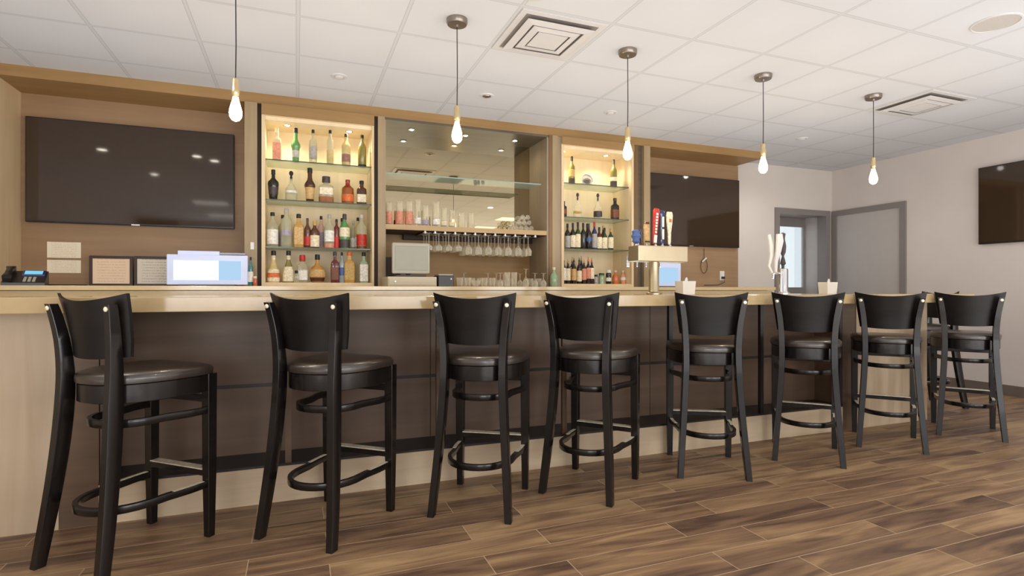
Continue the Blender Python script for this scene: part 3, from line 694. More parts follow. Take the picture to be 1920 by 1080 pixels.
bottle(513, 470, Z4, YA, 22, 'tear', 'b_straw', 'l_black', (.04, .42, 'l_cream'), 'pear-shaped bottle with an orange patch, leftmost on the bottom', G, lab2=(.72, .85, 'l_cream'), base=(.16, .30, 'l_orange'))
bottle(541, 470, Z4, YA, 21, 'tear', 'b_olive', 'l_black', (.04, .50, 'l_cream'), 'pear-shaped bottle with a plain cream label on the bottom', G, lab2=(.72, .85, 'l_cream'))
bottle(556, 507, Z4, YA-.04, 10, 'squat', 'clearb', 'l_black', None, 'tiny clear bottle with a black cap on the bottom', G)
bottle(567, 478, Z4, YA, 19, 'squat', 'clearb', 'l_red', (.10, .44, 'l_white'), 'clear bottle with a red cap on the bottom', G)
bottle(595, 477, Z4, YA, 29, 'flask', 'b_honey', 'l_black', (.20, .46, 'l_tan'), 'round flask-shaped bottle with a black cap on the bottom', G, base=(.05, .18, 'b_darkamber'))
bottle(628, 472, Z4, YA, 15, 'square', 'b_darkred', 'l_dark', (.10, .5, 'l_brown'), 'dark red bottle with a brown label on the bottom', G)
bottle(641, 473, Z4, YA, 11, 'std', 'b_greyblue', 'l_black', (.24, .5, 'l_blue'), 'slim bottle with a blue label on the bottom', G)
bottle(655, 472, Z4, YA, 20, 'square', 'b_gold', 'l_orange', (.10, .58, 'l_gold'), 'broad golden bottle with an orange cap on the bottom', G)
bottle(682, 473, Z4, YA, 16, 'square', 'b_palegreen', 'l_black', (.06, .60, 'l_white'), 'pale green bottle with a long white label, rightmost on the bottom', G)
R1, R2, R3, R4 = 2.21, 1.86, 1.533, 1.165
G = 'things on the top two shelves of the right cabinet'
bottle(1072, 293, R1, YA, 12, 'wine', 'b_olive', 'l_black', (.26, .52, 'l_tan'), 'olive wine bottle left of the silver tray', G, 'wine_bottle', base=(.02, .2, 'l_dark'))
bottle(1150.5, 299, R1, YA, 12.5, 'wine', 'b_olive', 'l_dark', (.22, .36, 'l_cream'), 'yellow-green wine bottle right of the silver tray', G, 'wine_bottle', base=(.02, .2, 'l_dark'))
bottle(1057, 377, R2, YA, 11, 'square', 'b_black', 'l_dark', (.2, .5, 'l_brown'), 'dark bottle at the left edge of the second shelf, right cabinet', G)
bottle(1083, 362, R2, YA, 16, 'decanter', 'clear', 'l_dark', (.20, .26, 'l_gold'), 'clear glass decanter with a gold ring on the second shelf, right cabinet', G)
bottle(1121, 363, R2, YA, 16, 'decanter', 'clear', 'l_dark', (.08, .30, 'l_dark'), 'clear glass decanter with a dark emblem on the second shelf, right cabinet', G)
bottle(1153, 371.5, R2, YA, 15, 'square', 'b_wine', 'l_dark', (.1, .46, 'l_brown'), 'dark square bottle, rightmost on the second shelf, right cabinet', G)
G = 'bottles on the third shelf of the right cabinet'
for u, vt, yy, pf, gl, cp, lb, ds in (
    (1064, 419, YA, 'wine', 'b_black', 'l_black', (.04, .5, 'l_grey'), 'leftmost, with a grey label'), (1074, 418, YA, 'wine', 'b_black', 'l_black', (.06, .52, 'l_cream'), 'second from left, with a narrow cream label'),
    (1083.5, 416.5, YA, 'wine', 'b_darkgreen', 'l_black', (.06, .55, 'l_cream'), 'third from left, dark green with a cream label'), (1093.5, 418, YA, 'wine', 'b_black', 'l_black', None, 'fourth from left, black without a label'),
    (1101, 419, YBk, 'wine', 'b_black', 'l_dark', (.2, .5, 'l_blue'), 'in the back row, black with a blue label'), (1104, 419, YA, 'wine', 'b_wine', 'l_dark', (.3, .46, 'l_blue'), 'middle of the front row, with a small blue label'),
    (1114.5, 416, YA, 'wine', 'b_navy', 'l_red', (.06, .56, 'l_grey'), 'dark blue glass with a red cap'), (1123.5, 426, YA, 'wine', 'b_darkamber', 'l_black', (.05, .55, 'l_cream'), 'fourth from right, cream label'),
    (1131, 423, YBk, 'wine', 'b_darkamber', 'l_gold', (.05, .5, 'l_tan'), 'in the back row, with a gold cap'), (1133.5, 427, YA, 'wine', 'b_darkgreen', 'l_black', (.05, .55, 'l_cream'), 'second from right, cream label'),
    (1145, 428, YA, 'wine', 'b_darkgreen', 'l_gold', (.08, .58, 'l_cream'), 'rightmost, dark green with a gold cap')):
    bottle(u, vt, R3, yy, 10.5, pf, gl, cp, lb, 'wine bottle, right cabinet, third shelf, '+ds, G, 'wine_bottle')
G = 'bottles on the bottom of the right cabinet'
for u, vt, yy, gl, cp, lb, ds in (
    (1057, 484, YA, 'b_black', 'l_black', (.14, .62, 'l_white'), 'leftmost with a narrow white label'), (1065, 486, YA, 'b_black', 'l_gold', (.14, .62, 'l_cream'), 'second from left, cream label'),
    (1073, 482, YBk, 'b_black', 'l_gold', (.14, .62, 'l_cream'), 'in the back row, with gold pourer'), (1076, 484, YA, 'b_black', 'l_black', (.14, .58, 'l_tan'), 'third from left, tan label'),
    (1086, 483, YA, 'b_wine', 'l_black', (.10, .5, 'l_cream'), 'fourth from left, cream label'), (1090, 480, YBk, 'b_black', 'l_gold', None, 'in the back row, no label showing'),
    (1095, 485, YA, 'b_black', 'l_gold', (.16, .6, 'l_salmon'), 'fifth from left, salmon label'), (1103, 482, YA, 'b_wine', 'l_orange', (.2, .6, 'l_salmon'), 'with an orange pourer, sixth from left'),
    (1109.5, 484, YA, 'b_wine', 'l_orange', (.2, .62, 'l_cream'), 'with an orange pourer, rightmost')):
    bottle(u, vt, R4, yy, 9.5, 'wine', gl, cp, lb, 'wine bottle, right cabinet bottom, '+ds, G, 'wine_bottle', spout=True)
G = 'small jars on the bottom of the right cabinet'
bottle(1117, 515, R4, YA, 8, 'jar', 'b_greyblue', 'l_black', (.2, .6, 'l_grey'), 'tiny grey jar with a black lid in the right cabinet', G, 'jar', cat='jar')
bottle(1128, 512, R4, YA, 11, 'jar', 'b_palegreen', 'l_green', None, 'small pale green jar in the right cabinet', G, 'jar', cat='jar')
bottle(1141, 506, R4, YA, 10, 'jar', 'b_black', 'l_white', (.2, .45, 'l_white'), 'small dark jar with a white lid in the right cabinet', G, 'jar', cat='jar')
bottle(1154, 507, R4, YA, 12, 'jug', 'b_orange', 'l_cream', None, 'small orange bottle in the right cabinet', G, 'jar', cat='jar')
bottle(1168, 507, R4, YA, 11, 'jug', 'b_peach', 'l_cream', (.3, .5, 'l_white'), 'small peach bottle, rightmost in the right cabinet', G, 'jar', cat='jar')
bottle(1038.5, 501, ZC, 5.0, 15, 'jug', 'b_palegreen', 'l_cream', None, 'pale green glass jug on the back counter beside the right cabinet', None, 'jug', cat='jug')
bottle(470, 482, ZC, 4.98, 9, 'std', 'b_teal', 'l_black', (.15, .5, 'l_white'), 'small teal bottle beside the order screen', None, 'pump_bottle')
bottle(478.5, 518, ZC, 4.95, 7, 'jar', 'b_salmon', 'l_cream', None, 'tiny salmon bottle standing by the left cabinet', None, 'jar', cat='jar')
# silver oval tray with an emblem, leaning on the cabinet back
p = at(1101, 328, 5.33)
t = thing('silver_tray', 'round silver emblem tray on the top shelf, right cabinet', 'tray', (p.x, 5.34, R1))
k = pxm(1101, 5.33)
for nm, prf, mt in (('rim', [(1.0, 0), (1.0, .010), (.90, .018), (.82, .010), (.80, .004), (.80, 0)], 'l_silver'), ('dish', [(.80, 0), (.80, .006), (.3, .004), (.01, .004)], 'l_grey')):
    bm = B(); lathe(bm, [(r*.078, z) for r, z in prf], 32, caps=(nm == 'dish'))
    bmesh.ops.rotate(bm, verts=bm.verts[:], cent=(0, 0, 0), matrix=Matrix.Rotation(math.radians(80), 3, 'X'))
    bmesh.ops.translate(bm, verts=bm.verts[:], vec=(0, 0, .078)); build(nm, bm, M[mt], t, True)
bm = B()
for a0 in range(2): sweep(bm, [(.045*math.cos(2*PI*i/24)*(1-.25*a0), 0, .028*math.sin(2*PI*i/24)*(1-.3*a0)) for i in range(24)], .004, .004, up=Vector((0, 1, 0)), closed=True)
for i in range(5): box(bm, -.022+i*.010, -.016+i*.010, -.002, .002, -.010, .010)
bmesh.ops.rotate(bm, verts=bm.verts[:], cent=(0, 0, 0), matrix=Matrix.Rotation(math.radians(-10), 3, 'X')); bmesh.ops.translate(bm, verts=bm.verts[:], vec=(0, -.0115, .076))
build('emblem', bm, M['l_dark'], t)
G = None

# ---------------------------------------------------------------- glassware
def g_wine(bm, H, R, stem=.5, bowl_close=.82):
    """upright stemmed glass, outer and inner wall"""
    s = stem*H
    lathe(bm, [(R*.85, 0), (R*.82, .003), (.2*R, .008), (.006, .02), (.0045, s*.9), (.012, s), (R*.75, s+.22*(H-s)), (R, s+.5*(H-s)), (R*bowl_close, H), (R*bowl_close-.002, H), (R-.003, s+.5*(H-s)), (R*.7, s+.24*(H-s)), (.008, s+.012)], 18)
def flip(bm, H):
    for v in bm.verts: v.co.z = H-v.co.z
def g_pint(bm, H, R): lathe(bm, [(R*.72, 0), (R*.74, .004), (R, H), (R-.003, H), (R*.70, .014)], 20)
# tumblers on the wooden shelf, stacked upside down
G = 'upturned tumblers on the wooden shelf under the mirror'
ORD = ['first', 'second', 'third', 'fourth', 'fifth', 'sixth', 'seventh', 'eighth', 'ninth', 'tenth', 'eleventh', 'twelfth']
for i, (u, vt, w, prt, y, ds) in enumerate(((729, 379, 15, 'l_salmon', 5.20, 'printed in red, leftmost'), (749, 377, 16, 'l_salmon', 5.20, 'printed in red, second from left'), (767, 377, 16, 'l_salmon', 5.20, 'printed in red, third from left'),
      (783.5, 374, 14, 'l_white', 5.20, 'tall, clear, right of the red printed ones'), (798, 385, 14, 'l_lav', 5.18, 'with a bluish mark'), (817.5, 378, 16, 'l_white', 5.20, 'tall, in the middle of the row'),
      (833, 389, 13, 'l_cream', 5.19, 'with a cream foot'), (847.5, 393, 13, 'l_cream', 5.19, 'lower, next to the cream footed one'), (865, 398, 15, None, 5.19, 'short plain, second from right'), (883, 399, 15, None, 5.19, 'short plain, rightmost'))):
    p = at(u, vt, y); H = p.z-1.697; R = w*pxm(u, y)/2
    t = thing('drinking_glass', 'upturned glass on the wooden shelf, '+ds, 'glass', (p.x, y, 1.697), group=G)
    bm = B(); g_pint(bm, H, R); flip(bm, H); build('glass_body', bm, M['clear'], t, True)
    if prt:
        z0, z1 = (.08, .58) if prt == 'l_salmon' else (.1, .32)
        rad = lambda z: R*(1-.27*z)+.0008
        bm = B(); lathe(bm, [(rad(z0), z0*H), (rad(z1), z1*H)], 20, caps=False); build('print', bm, M[prt], t, True)
    if H > .13:
        bm = B(); lathe(bm, [(R*.9, 0), (R*.70, H*.9), (R*.66, H*.93)], 18, caps=False); build('inner_glass', bm, M['clear'], t, True)
# pile of tilted stemmed glasses at the right end of the wooden shelf
G = 'stemmed glasses lying in a pile on the wooden shelf'
for i, (dx, dz, a) in enumerate(((0, 0, 62), (.055, 0, 62), (.11, 0, 62), (.165, 0, 62), (.03, .055, 62), (.085, .055, 62), (.14, .055, 62), (.07, .108, 62), (.125, .108, 62))):
    x0 = at(966, 420, 5.22).x+dx
    t = thing('wine_glass', 'stemmed glass lying in the pile on the wooden shelf, '+('bottom row, ' if i < 4 else 'middle row, ' if i < 7 else 'top row, ')+ORD[i if i < 4 else i-4 if i < 7 else i-7]+' from left', 'glass', (x0, 5.20, 1.697+.031+dz), group=G)
    bm = B(); g_wine(bm, .16, .029, .5, .85)
    bmesh.ops.rotate(bm, verts=bm.verts[:], cent=(0, 0, 0), matrix=Matrix.Rotation(-PI/2, 3, 'X') @ Matrix.Rotation(.0, 3, 'Z'))
    bmesh.ops.translate(bm, verts=bm.verts[:], vec=(0, -.01, 0)); build('glass_body', bm, M['clear'], t, True)
# hanging wine glasses
G = 'wine glasses hanging upside down from the rack'
protos = {}
for r_, (y, nm) in enumerate(((5.16, 'front'), (5.27, 'middle'), (5.38, 'back'))):
    for i in range(11):
        x = (rail_x[i]+rail_x[i+1])/2; small = i < 4
        key = small
        H, R = (.165, .036) if small else (.195, .037)
        lab = 'wine glass hanging from the rack, %s row, %s from left' % (nm, ORD[i])
        if key not in protos:
            t = thing('wine_glass', lab, 'glass', group=G)
            bm = B(); g_wine(bm, H, R, .56 if not small else .66, .86); flip(bm, H); build('glass_body', bm, M['clear'], t, True); protos[key] = t
            t.location = (x, y, 1.6365-H+.003)
        else: dup(protos[key], (x, y, 1.6365-H+.003), 0, lab)
# glasses standing on the back counter
G = 'glasses standing on the back counter under the rack'
pr2 = {}
rows = [('front', 4.98, [(862, 'low'), (877, 'low'), (892, 'bowl'), (908, 'low'), (923, 'low'), (938, 'stem'), (951, 'tall'), (964, 'tall'), (986, 'bigstem'), (1003, 'stem'), (1019, 'stem')]),
        ('back', 5.14, [(870, 'stem'), (885, 'low'), (900, 'low'), (915, 'stem'), (931, 'stem'), (944, 'stem'), (957, 'low'), (975, 'stem'), (994, 'low'), (1010, 'low')])]
KIND = {'low': ('drinking_glass', 'low tumbler'), 'bowl': ('glass_bowl', 'shallow glass bowl'), 'stem': ('wine_glass', 'upturned wine glass'), 'tall': ('drinking_glass', 'tall straight glass'), 'bigstem': ('wine_glass', 'tall upturned wine glass')}
for rn, y, lst in rows:
    for i, (u, kd) in enumerate(lst):
        p = at(u, 530, y); nm, ds = KIND[kd]
        lab = '%s on the back counter, %s row, %s from left' % (ds, rn, ORD[i])
        if kd not in pr2:
            t = thing(nm, lab, 'glass', group=G); bm = B()
            if kd == 'low': g_pint(bm, .085, .034)
            elif kd == 'tall': lathe(bm, [(.026, 0), (.030, .14), (.028, .14), (.024, .01)], 18)
            elif kd == 'bowl': lathe(bm, [(.02, 0), (.045, .03), (.048, .06), (.046, .06), (.04, .03), (.015, .008)], 18)
            else:
                H = .135 if kd == 'stem' else .175; g_wine(bm, H, .031, .5, .86); flip(bm, H)
            build('glass_body', bm, M['clear'], t, True); t.location = (p.x, y, ZC); pr2[kd] = t
        else: dup(pr2[kd], (p.x, y, ZC), 0, lab)

# ---------------------------------------------------------------- register corner
def on(u, v, Y, z=None):
    p = at(u, v, Y); return p if z is None else Vector((p.x, p.y, z))
a = at(727, 517, 4.66); c = at(819, 536, 4.66)
t = thing('cash_register', 'beige cash drawer with a grey screen turned to the barman', 'register', ((a.x+c.x)/2, 4.66, ZC)); W = c.x-a.x
bx('cash_drawer', M['beigeplastic'], t, -W/2, W/2, 0, .36, 0, .082, bev=.006)
dr = bx('drawer_front', M['beigeplastic'], t, -W/2+.01, W/2-.01, -.006, 0, .012, .066, bev=.002)
bm = B(); lathe(bm, [(.008, 0), (.009, .004), (.006, .008)], 12); bmesh.ops.rotate(bm, verts=bm.verts[:], cent=(0, 0, 0), matrix=Matrix.Rotation(PI/2, 3, 'X')); bmesh.ops.translate(bm, verts=bm.verts[:], vec=(-W/2+.06, -.006, .04)); build('lock', bm, M['steel'], dr, True)
k = pxm(775, 4.72); sw, sh = 71*k, 58*k
bm = B(); box(bm, -.13, .13, .06, .26, .082, .098, bev=.004); build('screen_base', bm, M['blackplastic'], t)
bm = B(); sweep(bm, [(0, .20, .095), (0, .20, .17), (0, .14, .22)], .06, .03, up=Vector((1, 0, 0))); build('screen_arm', bm, M['blackplastic'], t)
bm = B(); box(bm, -sw/2, sw/2, .055, .095, .108, .108+sh, bev=.014); sc = build('screen_housing', bm, M['greyplastic'], t, True)
bmv = bx('screen_panel', plain('matt_grey_panel', (150, 148, 132), .5, noise=.03), sc, -sw/2+.022, sw/2-.022, .052, .056, .108+.028, .108+sh-.03, bev=.003)
a = at(822, 508, 4.7); c = at(851, 536, 4.7); W = c.x-a.x
t = thing('receipt_printer', 'small dark receipt printer right of the cash drawer', 'printer', ((a.x+c.x)/2, 4.7, ZC))
bx('body', M['blackplastic'], t, -W/2, W/2, 0, .18, 0, .095, bev=.005); bx('lid', M['greyplastic'], t, -W/2+.005, W/2-.005, .01, .17, .095, .108, bev=.004); bx('button', M['white'], t, W/2-.03, W/2-.018, -.003, 0, .06, .072)
a = at(724, 470, 5.05); c = at(744, 536, 5.05)
t = thing('speaker_box', 'dark box standing behind the left side of the cash register', 'box', (a.x+.05, 5.17, ZC))
bx('body', M['blackplastic'], t, -.045, .09, -.06, .05, 0, .27, bev=.006); bx('grille', M['gap'], t, -.035, .08, -.063, -.06, .03, .24)

# order screens in the two alcoves
def order_screen(u0, u1, vt, Y, lab, bar=True, split=.66):
    a = at(u0, vt, Y); c = at(u1, 533, Y); W = c.x-a.x; H = a.z-ZC-.012
    t = thing('order_screen', lab, 'monitor', ((a.x+c.x)/2, Y, ZC))
    bx('base', M['blackplastic'], t, -W*.36, W*.34, .0, .16, 0, .012, bev=.003)
    bm = B(); box(bm, -W/2, W/2, .02, .06, .012, .012+H, bev=.006); h = build('housing', bm, M['lcdframe'], t)
    x0, x1 = -W/2+.05*W*1.7, W/2-.05*W*1.7; xs = x0+(x1-x0)*split; z0, z1 = .012+H*.16, .012+H*.80
    bx('bright_window', M['screenwhite'], h, x0, xs, .017, .0195, z0, z1); bx('blue_window', M['screenblue'], h, xs, x1, .017, .0195, z0, z1)
    if bar:
        bx('top_bar', M['lcdframe'], t, -W*.37, W*.14, .03, .05, .012+H, .012+H+.03, bev=.003); bx('camera_arm', M['b_navy'], t, W*.14, W*.47, .03, .05, .012+H+.006, .012+H+.02)
order_screen(311, 464, 476, 4.95, 'bright pale blue order screen on the back counter left of the bottle cabinet')
order_screen(1211, 1279, 492, 5.1, 'bright pale blue order screen behind the steel tap tower', split=.3)

# desk phone
p = at(48, 530, 4.68)
t = thing('desk_phone', 'black desk phone with a lit blue display at the left end of the back counter', 'telephone', (p.x, 4.68, ZC), rz=math.radians(12))
bm = B(); prism(bm, [(-.09, 0), (.10, 0), (.10, .095), (.085, .10), (-.09, .018)], 'X', -.11, .11); body = build('body', bm, M['blackplastic'], t)
TL = math.radians(25)
def onface(bm): 
    bmesh.ops.rotate(bm, verts=bm.verts[:], cent=(0, 0, 0), matrix=Matrix.Rotation(math.atan2(.082, .175), 3, 'X')); bmesh.ops.translate(bm, verts=bm.verts[:], vec=(0, -.09, .018))
bm = B(); box(bm, -.02, .10, .105, .18, -.004, .012, bev=.004); onface(bm); dsp = build('display_housing', bm, M['b_navy'], t)
bm = B(); box(bm, -.008, .086, .115, .168, .012, .0135); onface(bm); build('display', bm, M['screenphone'], dsp)
bm = B(); pts = [(-.08, y, .02+.018*math.sin(PI*(y/.19))) for y in [i*.19/10 for i in range(11)]]
sweep(bm, pts, [.046, .052, .046, .038, .034, .034, .034, .038, .046, .052, .046], [.03, .036, .03, .02, .018, .018, .018, .02, .03, .036, .03]); onface(bm); build('handset', bm, M['tvbody'], t, True)
for r_ in range(4):
    for c_ in range(3):
        bm = B(); box(bm, -.006+c_*.024, .010+c_*.024, .018+r_*.02, .030+r_*.02, -.002, .004, bev=.001); onface(bm); build('key', bm, M['greyplastic'], t)
bm = B(); sweep(bm, [(.10, .08, .006), (.17, .06, .006), (.24, .10, .006), (.32, .14, .006)], .008, .008, round_=True); build('cord', bm, M['blackplastic'], t, True)

# papers and framed notices
def sheet(u0, u1, v0, v1, lab):
    a = at(u0, v0, 5.495); c = at(u1, v1, 5.495)
    bm = B(); box(bm, a.x, c.x, 5.4965, 5.4995, c.z, a.z); tag(build('paper_notice', bm, M['paper']), lab, 'paper', 'papers pinned on the brown panel')
sheet(88, 151.5, 453, 484, 'upper of two cream printed papers pinned on the brown panel')
sheet(88, 151.5, 487, 512, 'lower of two cream printed papers pinned on the brown panel')
def framed(u0, u1, vt, Y, mt, lab):
    a = at(u0, vt, Y); c = at(u1, 532, Y); W = c.x-a.x; H = a.z-ZC
    t = thing('document_frame', lab, 'picture frame', ((a.x+c.x)/2, Y, ZC), group='framed notices standing on the back counter'); k = .022
    bm = B(); box(bm, -W/2, -W/2+k, 0, .018, 0, H, bev=.002); box(bm, W/2-k, W/2, 0, .018, 0, H, bev=.002); box(bm, -W/2+k, W/2-k, 0, .018, 0, k, bev=.002); box(bm, -W/2+k, W/2-k, 0, .018, H-k, H, bev=.002)
    build('frame', bm, plain('dark_brown_frame', (58, 38, 26), .4), t)
    bx('paper', M[mt], t, -W/2+k, W/2-k, .006, .010, k, H-k)
framed(167, 249, 479, 5.40, 'paper2', 'dark framed notice with peach paper standing on the back counter')
framed(251, 333, 480, 5.40, 'paper3', 'dark framed notice with grey paper, partly behind the order screen')

# wall outlet with cords in the right alcove
p = at(1354, 517, 5.495)
t = thing('wall_outlet', 'white wall outlet with a plug on the brown panel, right alcove', 'outlet', (p.x, 5.4995, p.z))
bx('cover_plate', M['white'], t, -.036, .036, -.006, 0, -.058, .058, bev=.003); bx('plug', M['blackplastic'], t, -.015, .02, -.035, -.006, -.04, -.01, bev=.004); bx('socket_face', M['ceramic'], t, -.016, .016, -.009, -.006, .008, .042)
bm = B(); sweep(bm, [(.0, -.03, -.03), (.01, -.04, -.08), (-.08, -.03, -.115), (-.3, -.03, -.118)], .008, .008, round_=True); build('cord', bm, M['blackplastic'], t, True)
p = at(1320, 488, 5.49)
t = thing('hanging_cable', 'thin cable loop with a white connector hanging under the right television', 'cable', (p.x, 5.488, p.z))
loop = [(0, 0, .14), (.0, 0, .03)]+[(-.05*math.sin(2*PI*i/14)*1.0, 0, -.07+.09*math.cos(2*PI*i/14)) for i in range(0, 14)]
bm = B(); sweep(bm, loop, .006, .006, up=Vector((0, 1, 0)), round_=True, seg=6); build('wire', bm, M['gap'], t, True)
bm = B(); sweep(bm, [(-.035, -.004, -.02), (.03, -.004, .03)], .016, .016, up=Vector((0, 1, 0))); build('connector', bm, M['white'], t)
p = at(473, 461, SY-.012)
t = thing('light_switch', 'small pale switch plate on the upright left of the bottle cabinet', 'switch', (p.x, SY-.011, p.z))
bx('plate', M['white'], t, -.014, .014, -.006, 0, -.03, .03, bev=.002); bx('toggle', M['ceramic'], t, -.004, .004, -.012, -.006, -.008, .008)

# ---------------------------------------------------------------- things on the bar
ZB = 1.0705
def tower():
    x0, x1 = 2.227, 2.651; cx = 2.402
    t = thing('beer_tap_tower', 'warm steel T-shaped beer tap tower with colourful handles on the bar', 'beer tap', (cx, 3.365, ZB))
    bm = B(); lathe(bm, [(.055, 0), (.055, .008), (.040, .014), (.036, .02), (.036, .235)], 28); build('column', bm, M['goldsteel'], t, True)
    bx('crossbeam', M['goldsteel'], t, x0-cx, x1-cx, -.065, .065, .232, .345, bev=.005)
    for i, u in enumerate((1184, 1196, 1212, 1229, 1242, 1256)):
        x = at(u, 470, 3.365).x-cx
        if x < x0-cx+.02: x = x0-cx+.025+i*.035
        bm = B(); sweep(bm, [(x, .06, .30), (x, .10, .30), (x, .115, .27), (x, .118, .20)], .016, .016, up=Vector((1, 0, 0)), round_=True); build('faucet', bm, M['chrome'], t, True)
        bm = B(); lathe(bm, [(.010, .342), (.010, .356), (.006, .362), (.006, .375)], 12, cx=x, cy=0); build('handle_base', bm, M['chrome'], t, True)
    def H(u, vt, vb, prof, mt, lab, rows=(), flat=.45, lean=0):
        p = at(u, vb, 3.365); H_ = at(u, vt, 3.365).z-p.z; x = p.x-cx; z0 = .362
        bm = B(); lathe(bm, [(r, z*H_) for r, z in prof], 18, 2.6, sy=flat)
        if lean: bmesh.ops.rotate(bm, verts=bm.verts[:], cent=(0, 0, 0), matrix=Matrix.Rotation(lean, 3, 'Y'))
        bmesh.ops.translate(bm, verts=bm.verts[:], vec=(x, 0, z0)); o = build('tap_handle', bm, M[mt], t, True); o['label'] = lab
        for z, h, w, m2 in rows:
            bm = B(); box(bm, -w/2, w/2, -.0165, -.012, z*H_, (z+h)*H_, bev=.001)
            if lean: bmesh.ops.rotate(bm, verts=bm.verts[:], cent=(0, 0, 0), matrix=Matrix.Rotation(lean, 3, 'Y'))
            bmesh.ops.translate(bm, verts=bm.verts[:], vec=(x, 0, z0)); build('lettering', bm, M[m2], o)
    pd = [(.008, 0), (.016, .06), (.020, .3), (.026, .7), (.028, .93), (.020, 1)]
    H(1226, 394, 461, pd, 'l_red', 'tall red tap handle with a white foot', [(.03, .22, .026, 'l_white')]+[(.30+i*.085, .06, .016, 'l_white') for i in range(7)], lean=.09)
    H(1241, 397, 461, [(.010, 0), (.018, .05), (.015, .15), (.017, .8), (.024, .88), (.022, .97), (.01, 1)], 'b_navy', 'navy tap handle with a white strip of lettering', [(.14, .30, .018, 'l_white'), (.50, .30, .018, 'l_white')])
    H(1255, 400, 461, [(.010, 0), (.013, .1), (.014, .35), (.024, .65), (.028, .9), (.022, 1)], 'l_cream', 'cream wooden paddle tap handle', [(.68, .10, .018, 'l_orange')])
    H(1212, 416, 458, [(.014, 0), (.024, .04), (.024, .86), (.012, .88), (.016, .94), (.010, 1)], 'l_tan', 'short tan tap handle with a dark red tip', [(.05, .07, .04, 'l_black'), (.87, .1, .03, 'b_darkred')])
    H(1183.5+9, 433, 459, [(.012, 0), (.028, .12), (.024, .3), (.034, .5), (.026, .72), (.030, .86), (.012, 1)], 'l_blue', 'blue rounded tap handle', flat=.8)
    H(1202, 432, 459, [(.006, 0), (.010, .3), (.014, .7), (.016, .9), (.01, 1)], 'l_dark', 'small dark tap handle', flat=.8)
tower()
def column_tap():
    p = at(1468, 548, 3.36)
    t = thing('beer_tap_column', 'slim chrome beer tap column with a white handle on the bar', 'beer tap', (p.x, 3.36, ZB))
    bm = B(); lathe(bm, [(.055, 0), (.055, .008), (.042, .014), (.038, .02), (.038, .19), (.034, .20), (.01, .205)], 28); build('column', bm, M['chrome'], t, True)
    bm = B(); sweep(bm, [(-.03, 0, .165), (-.09, -.01, .165), (-.11, -.01, .16), (-.115, -.01, .12)], .018, .018, up=Vector((0, 1, 0)), round_=True); build('faucet', bm, M['chrome'], t, True)
    bm = B(); lathe(bm, [(.010, .20), (.012, .23), (.022, .24), (.016, .27), (.008, .30), (.02, .33), (.024, .38), (.014, .44), (.02, .48), (.006, .49)], 16); o = build('tap_handle', bm, M['l_dark'], t, True); o['label'] = 'dark ornate tap handle'
    bm = B(); sweep(bm, [(-.085, -.01, .172), (-.082, -.01, .26), (-.070, -.02, .34), (-.055, -.02, .42), (-.060, -.02, .475)], [.018, .028, .046, .062, .052], [.012, .014, .018, .02, .016], up=Vector((0, 1, 0))); o = build('tap_handle', bm, M['white'], t, True); o['label'] = 'white paddle tap handle'
    bm = B(); sweep(bm, [(-.112, .0, .165), (-.135, .01, .22), (-.112, .01, .30), (-.112, .01, .38), (-.135, .01, .47)], [.012, .018, .026, .032, .026], [.01, .01, .012, .014, .01], up=Vector((0, 1, 0))); o = build('tap_handle', bm, M['ceramic'], t, True); o['label'] = 'cream bent tap handle'
column_tap()
def caddy(u, v, lab, w=.115, h=.094):
    p = at(u, v, 3.28)
    t = thing('napkin_holder', lab, 'napkin holder', (p.x, 3.28, ZB), group='white napkin holders on the bar')
    bm = B()
    o_ = [(-w*.46, -w*.36, 0), (w*.46, -w*.36, 0), (w*.46, w*.36, 0), (-w*.46, w*.36, 0)]
    def rg(s, z): return [(x*s, y*s, z) for x, y, _ in o_]
    skin(bm, [rg(.96, 0), rg(1.08, h), rg(1.0, h), rg(.9, .006)]); build('container', bm, M['ceramic'], t)
    bm = B(); 
    for i in range(6): box(bm, -w*.40, w*.40, -.024+i*.009, -.018+i*.009, .008, h*(.9+.03*(i % 2)))
    build('napkins', bm, M['white'], t)
    bm = B(); sweep(bm, [(0, -.005, h*.85), (.006, -.005, h*1.2), (.012, 0, h*1.28)], [.03, .018, .004], .006, up=Vector((0, 1, 0))); build('napkin_tip', bm, M['white'], t)
caddy(1285, 545, 'white napkin holder beside the steel tap tower')
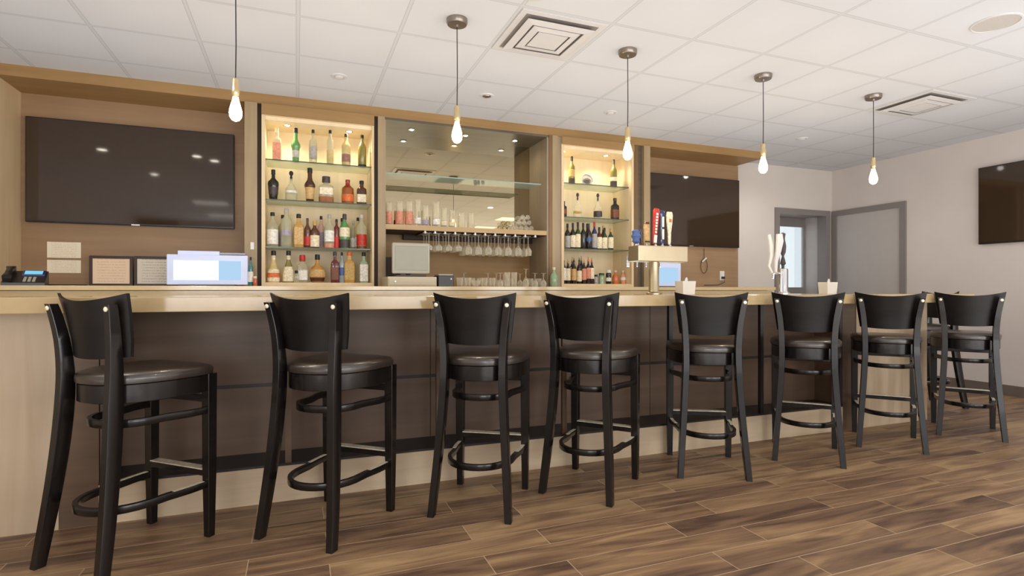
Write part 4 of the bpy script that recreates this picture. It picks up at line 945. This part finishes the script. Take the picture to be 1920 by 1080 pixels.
caddy(1552, 545, 'white napkin holder right of the chrome tap column')

# ---------------------------------------------------------------- lights and world
def area(name, loc, rot, sx, sy, e, col):
    l = bpy.data.lights.new(name, 'AREA'); l.shape = 'RECTANGLE'; l.size = sx; l.size_y = sy; l.energy = e; l.color = col
    o = bpy.data.objects.new(name, l); C.objects.link(o); o.location = loc; o.rotation_euler = rot; return o
for i, x in enumerate((-1.25, 2.25, 5.4)):  # extra fill lights added in front of the glowing panes
    area('window_daylight', (x, YF+.05, 1.6), (PI/2, 0, 0), 2.2, 1.6, 68, (.97, .98, 1.0))
area('aisle_fill', (1.6, 4.05, .95), (PI, 0, 0), 7.4, .5, 31, (.95, .97, 1))  # fill with no fixture, added to brighten the ceiling near the soffit
for x, y in ((-1.6, -1.4), (1.8, -1.4), (5.0, -1.4), (-1.6, 1.2), (1.8, 1.2), (5.0, 1.2)):  # fill lights without fixtures, added to brighten the ceiling from below
    area('ceiling_fill', (x, y, .6), (PI, 0, 0), 2.6, 1.8, 27 if x < 4 else 40, (1, .985, .965))
for x, y in ((-1.5, -.9), (1.5, -.9), (4.6, -.9), (-1.5, -2.8), (1.5, -2.8), (4.6, -2.8)):  # ceiling panels added out of view as extra room light
    t = thing('fill_panel', 'square glowing panel added on the ceiling behind the viewer as fill light', 'ceiling light', (x, y, HC), group='added ceiling fill panels behind the viewer')
    bx('diffuser', M['fill_glow'], t, -.29, .29, -.29, .29, -.006, -.001); bm = B()
    for a in ((-.3, -.29, -.3, .3), (.29, .3, -.3, .3), (-.29, .29, -.3, -.29), (-.29, .29, .29, .3)): box(bm, *a, -.01, 0)
    build('frame', bm, M['vent'], t)
w = bpy.data.worlds.new('world'); bpy.context.scene.world = w; w.use_nodes = True
bg = w.node_tree.nodes['Background']; bg.inputs['Color'].default_value = (.85, .92, 1, 1); bg.inputs['Strength'].default_value = 1.2
sc_ = bpy.context.scene
sc_.view_settings.view_transform = 'Standard'; sc_.view_settings.look = 'None'; sc_.view_settings.exposure = 0; sc_.view_settings.gamma = 1
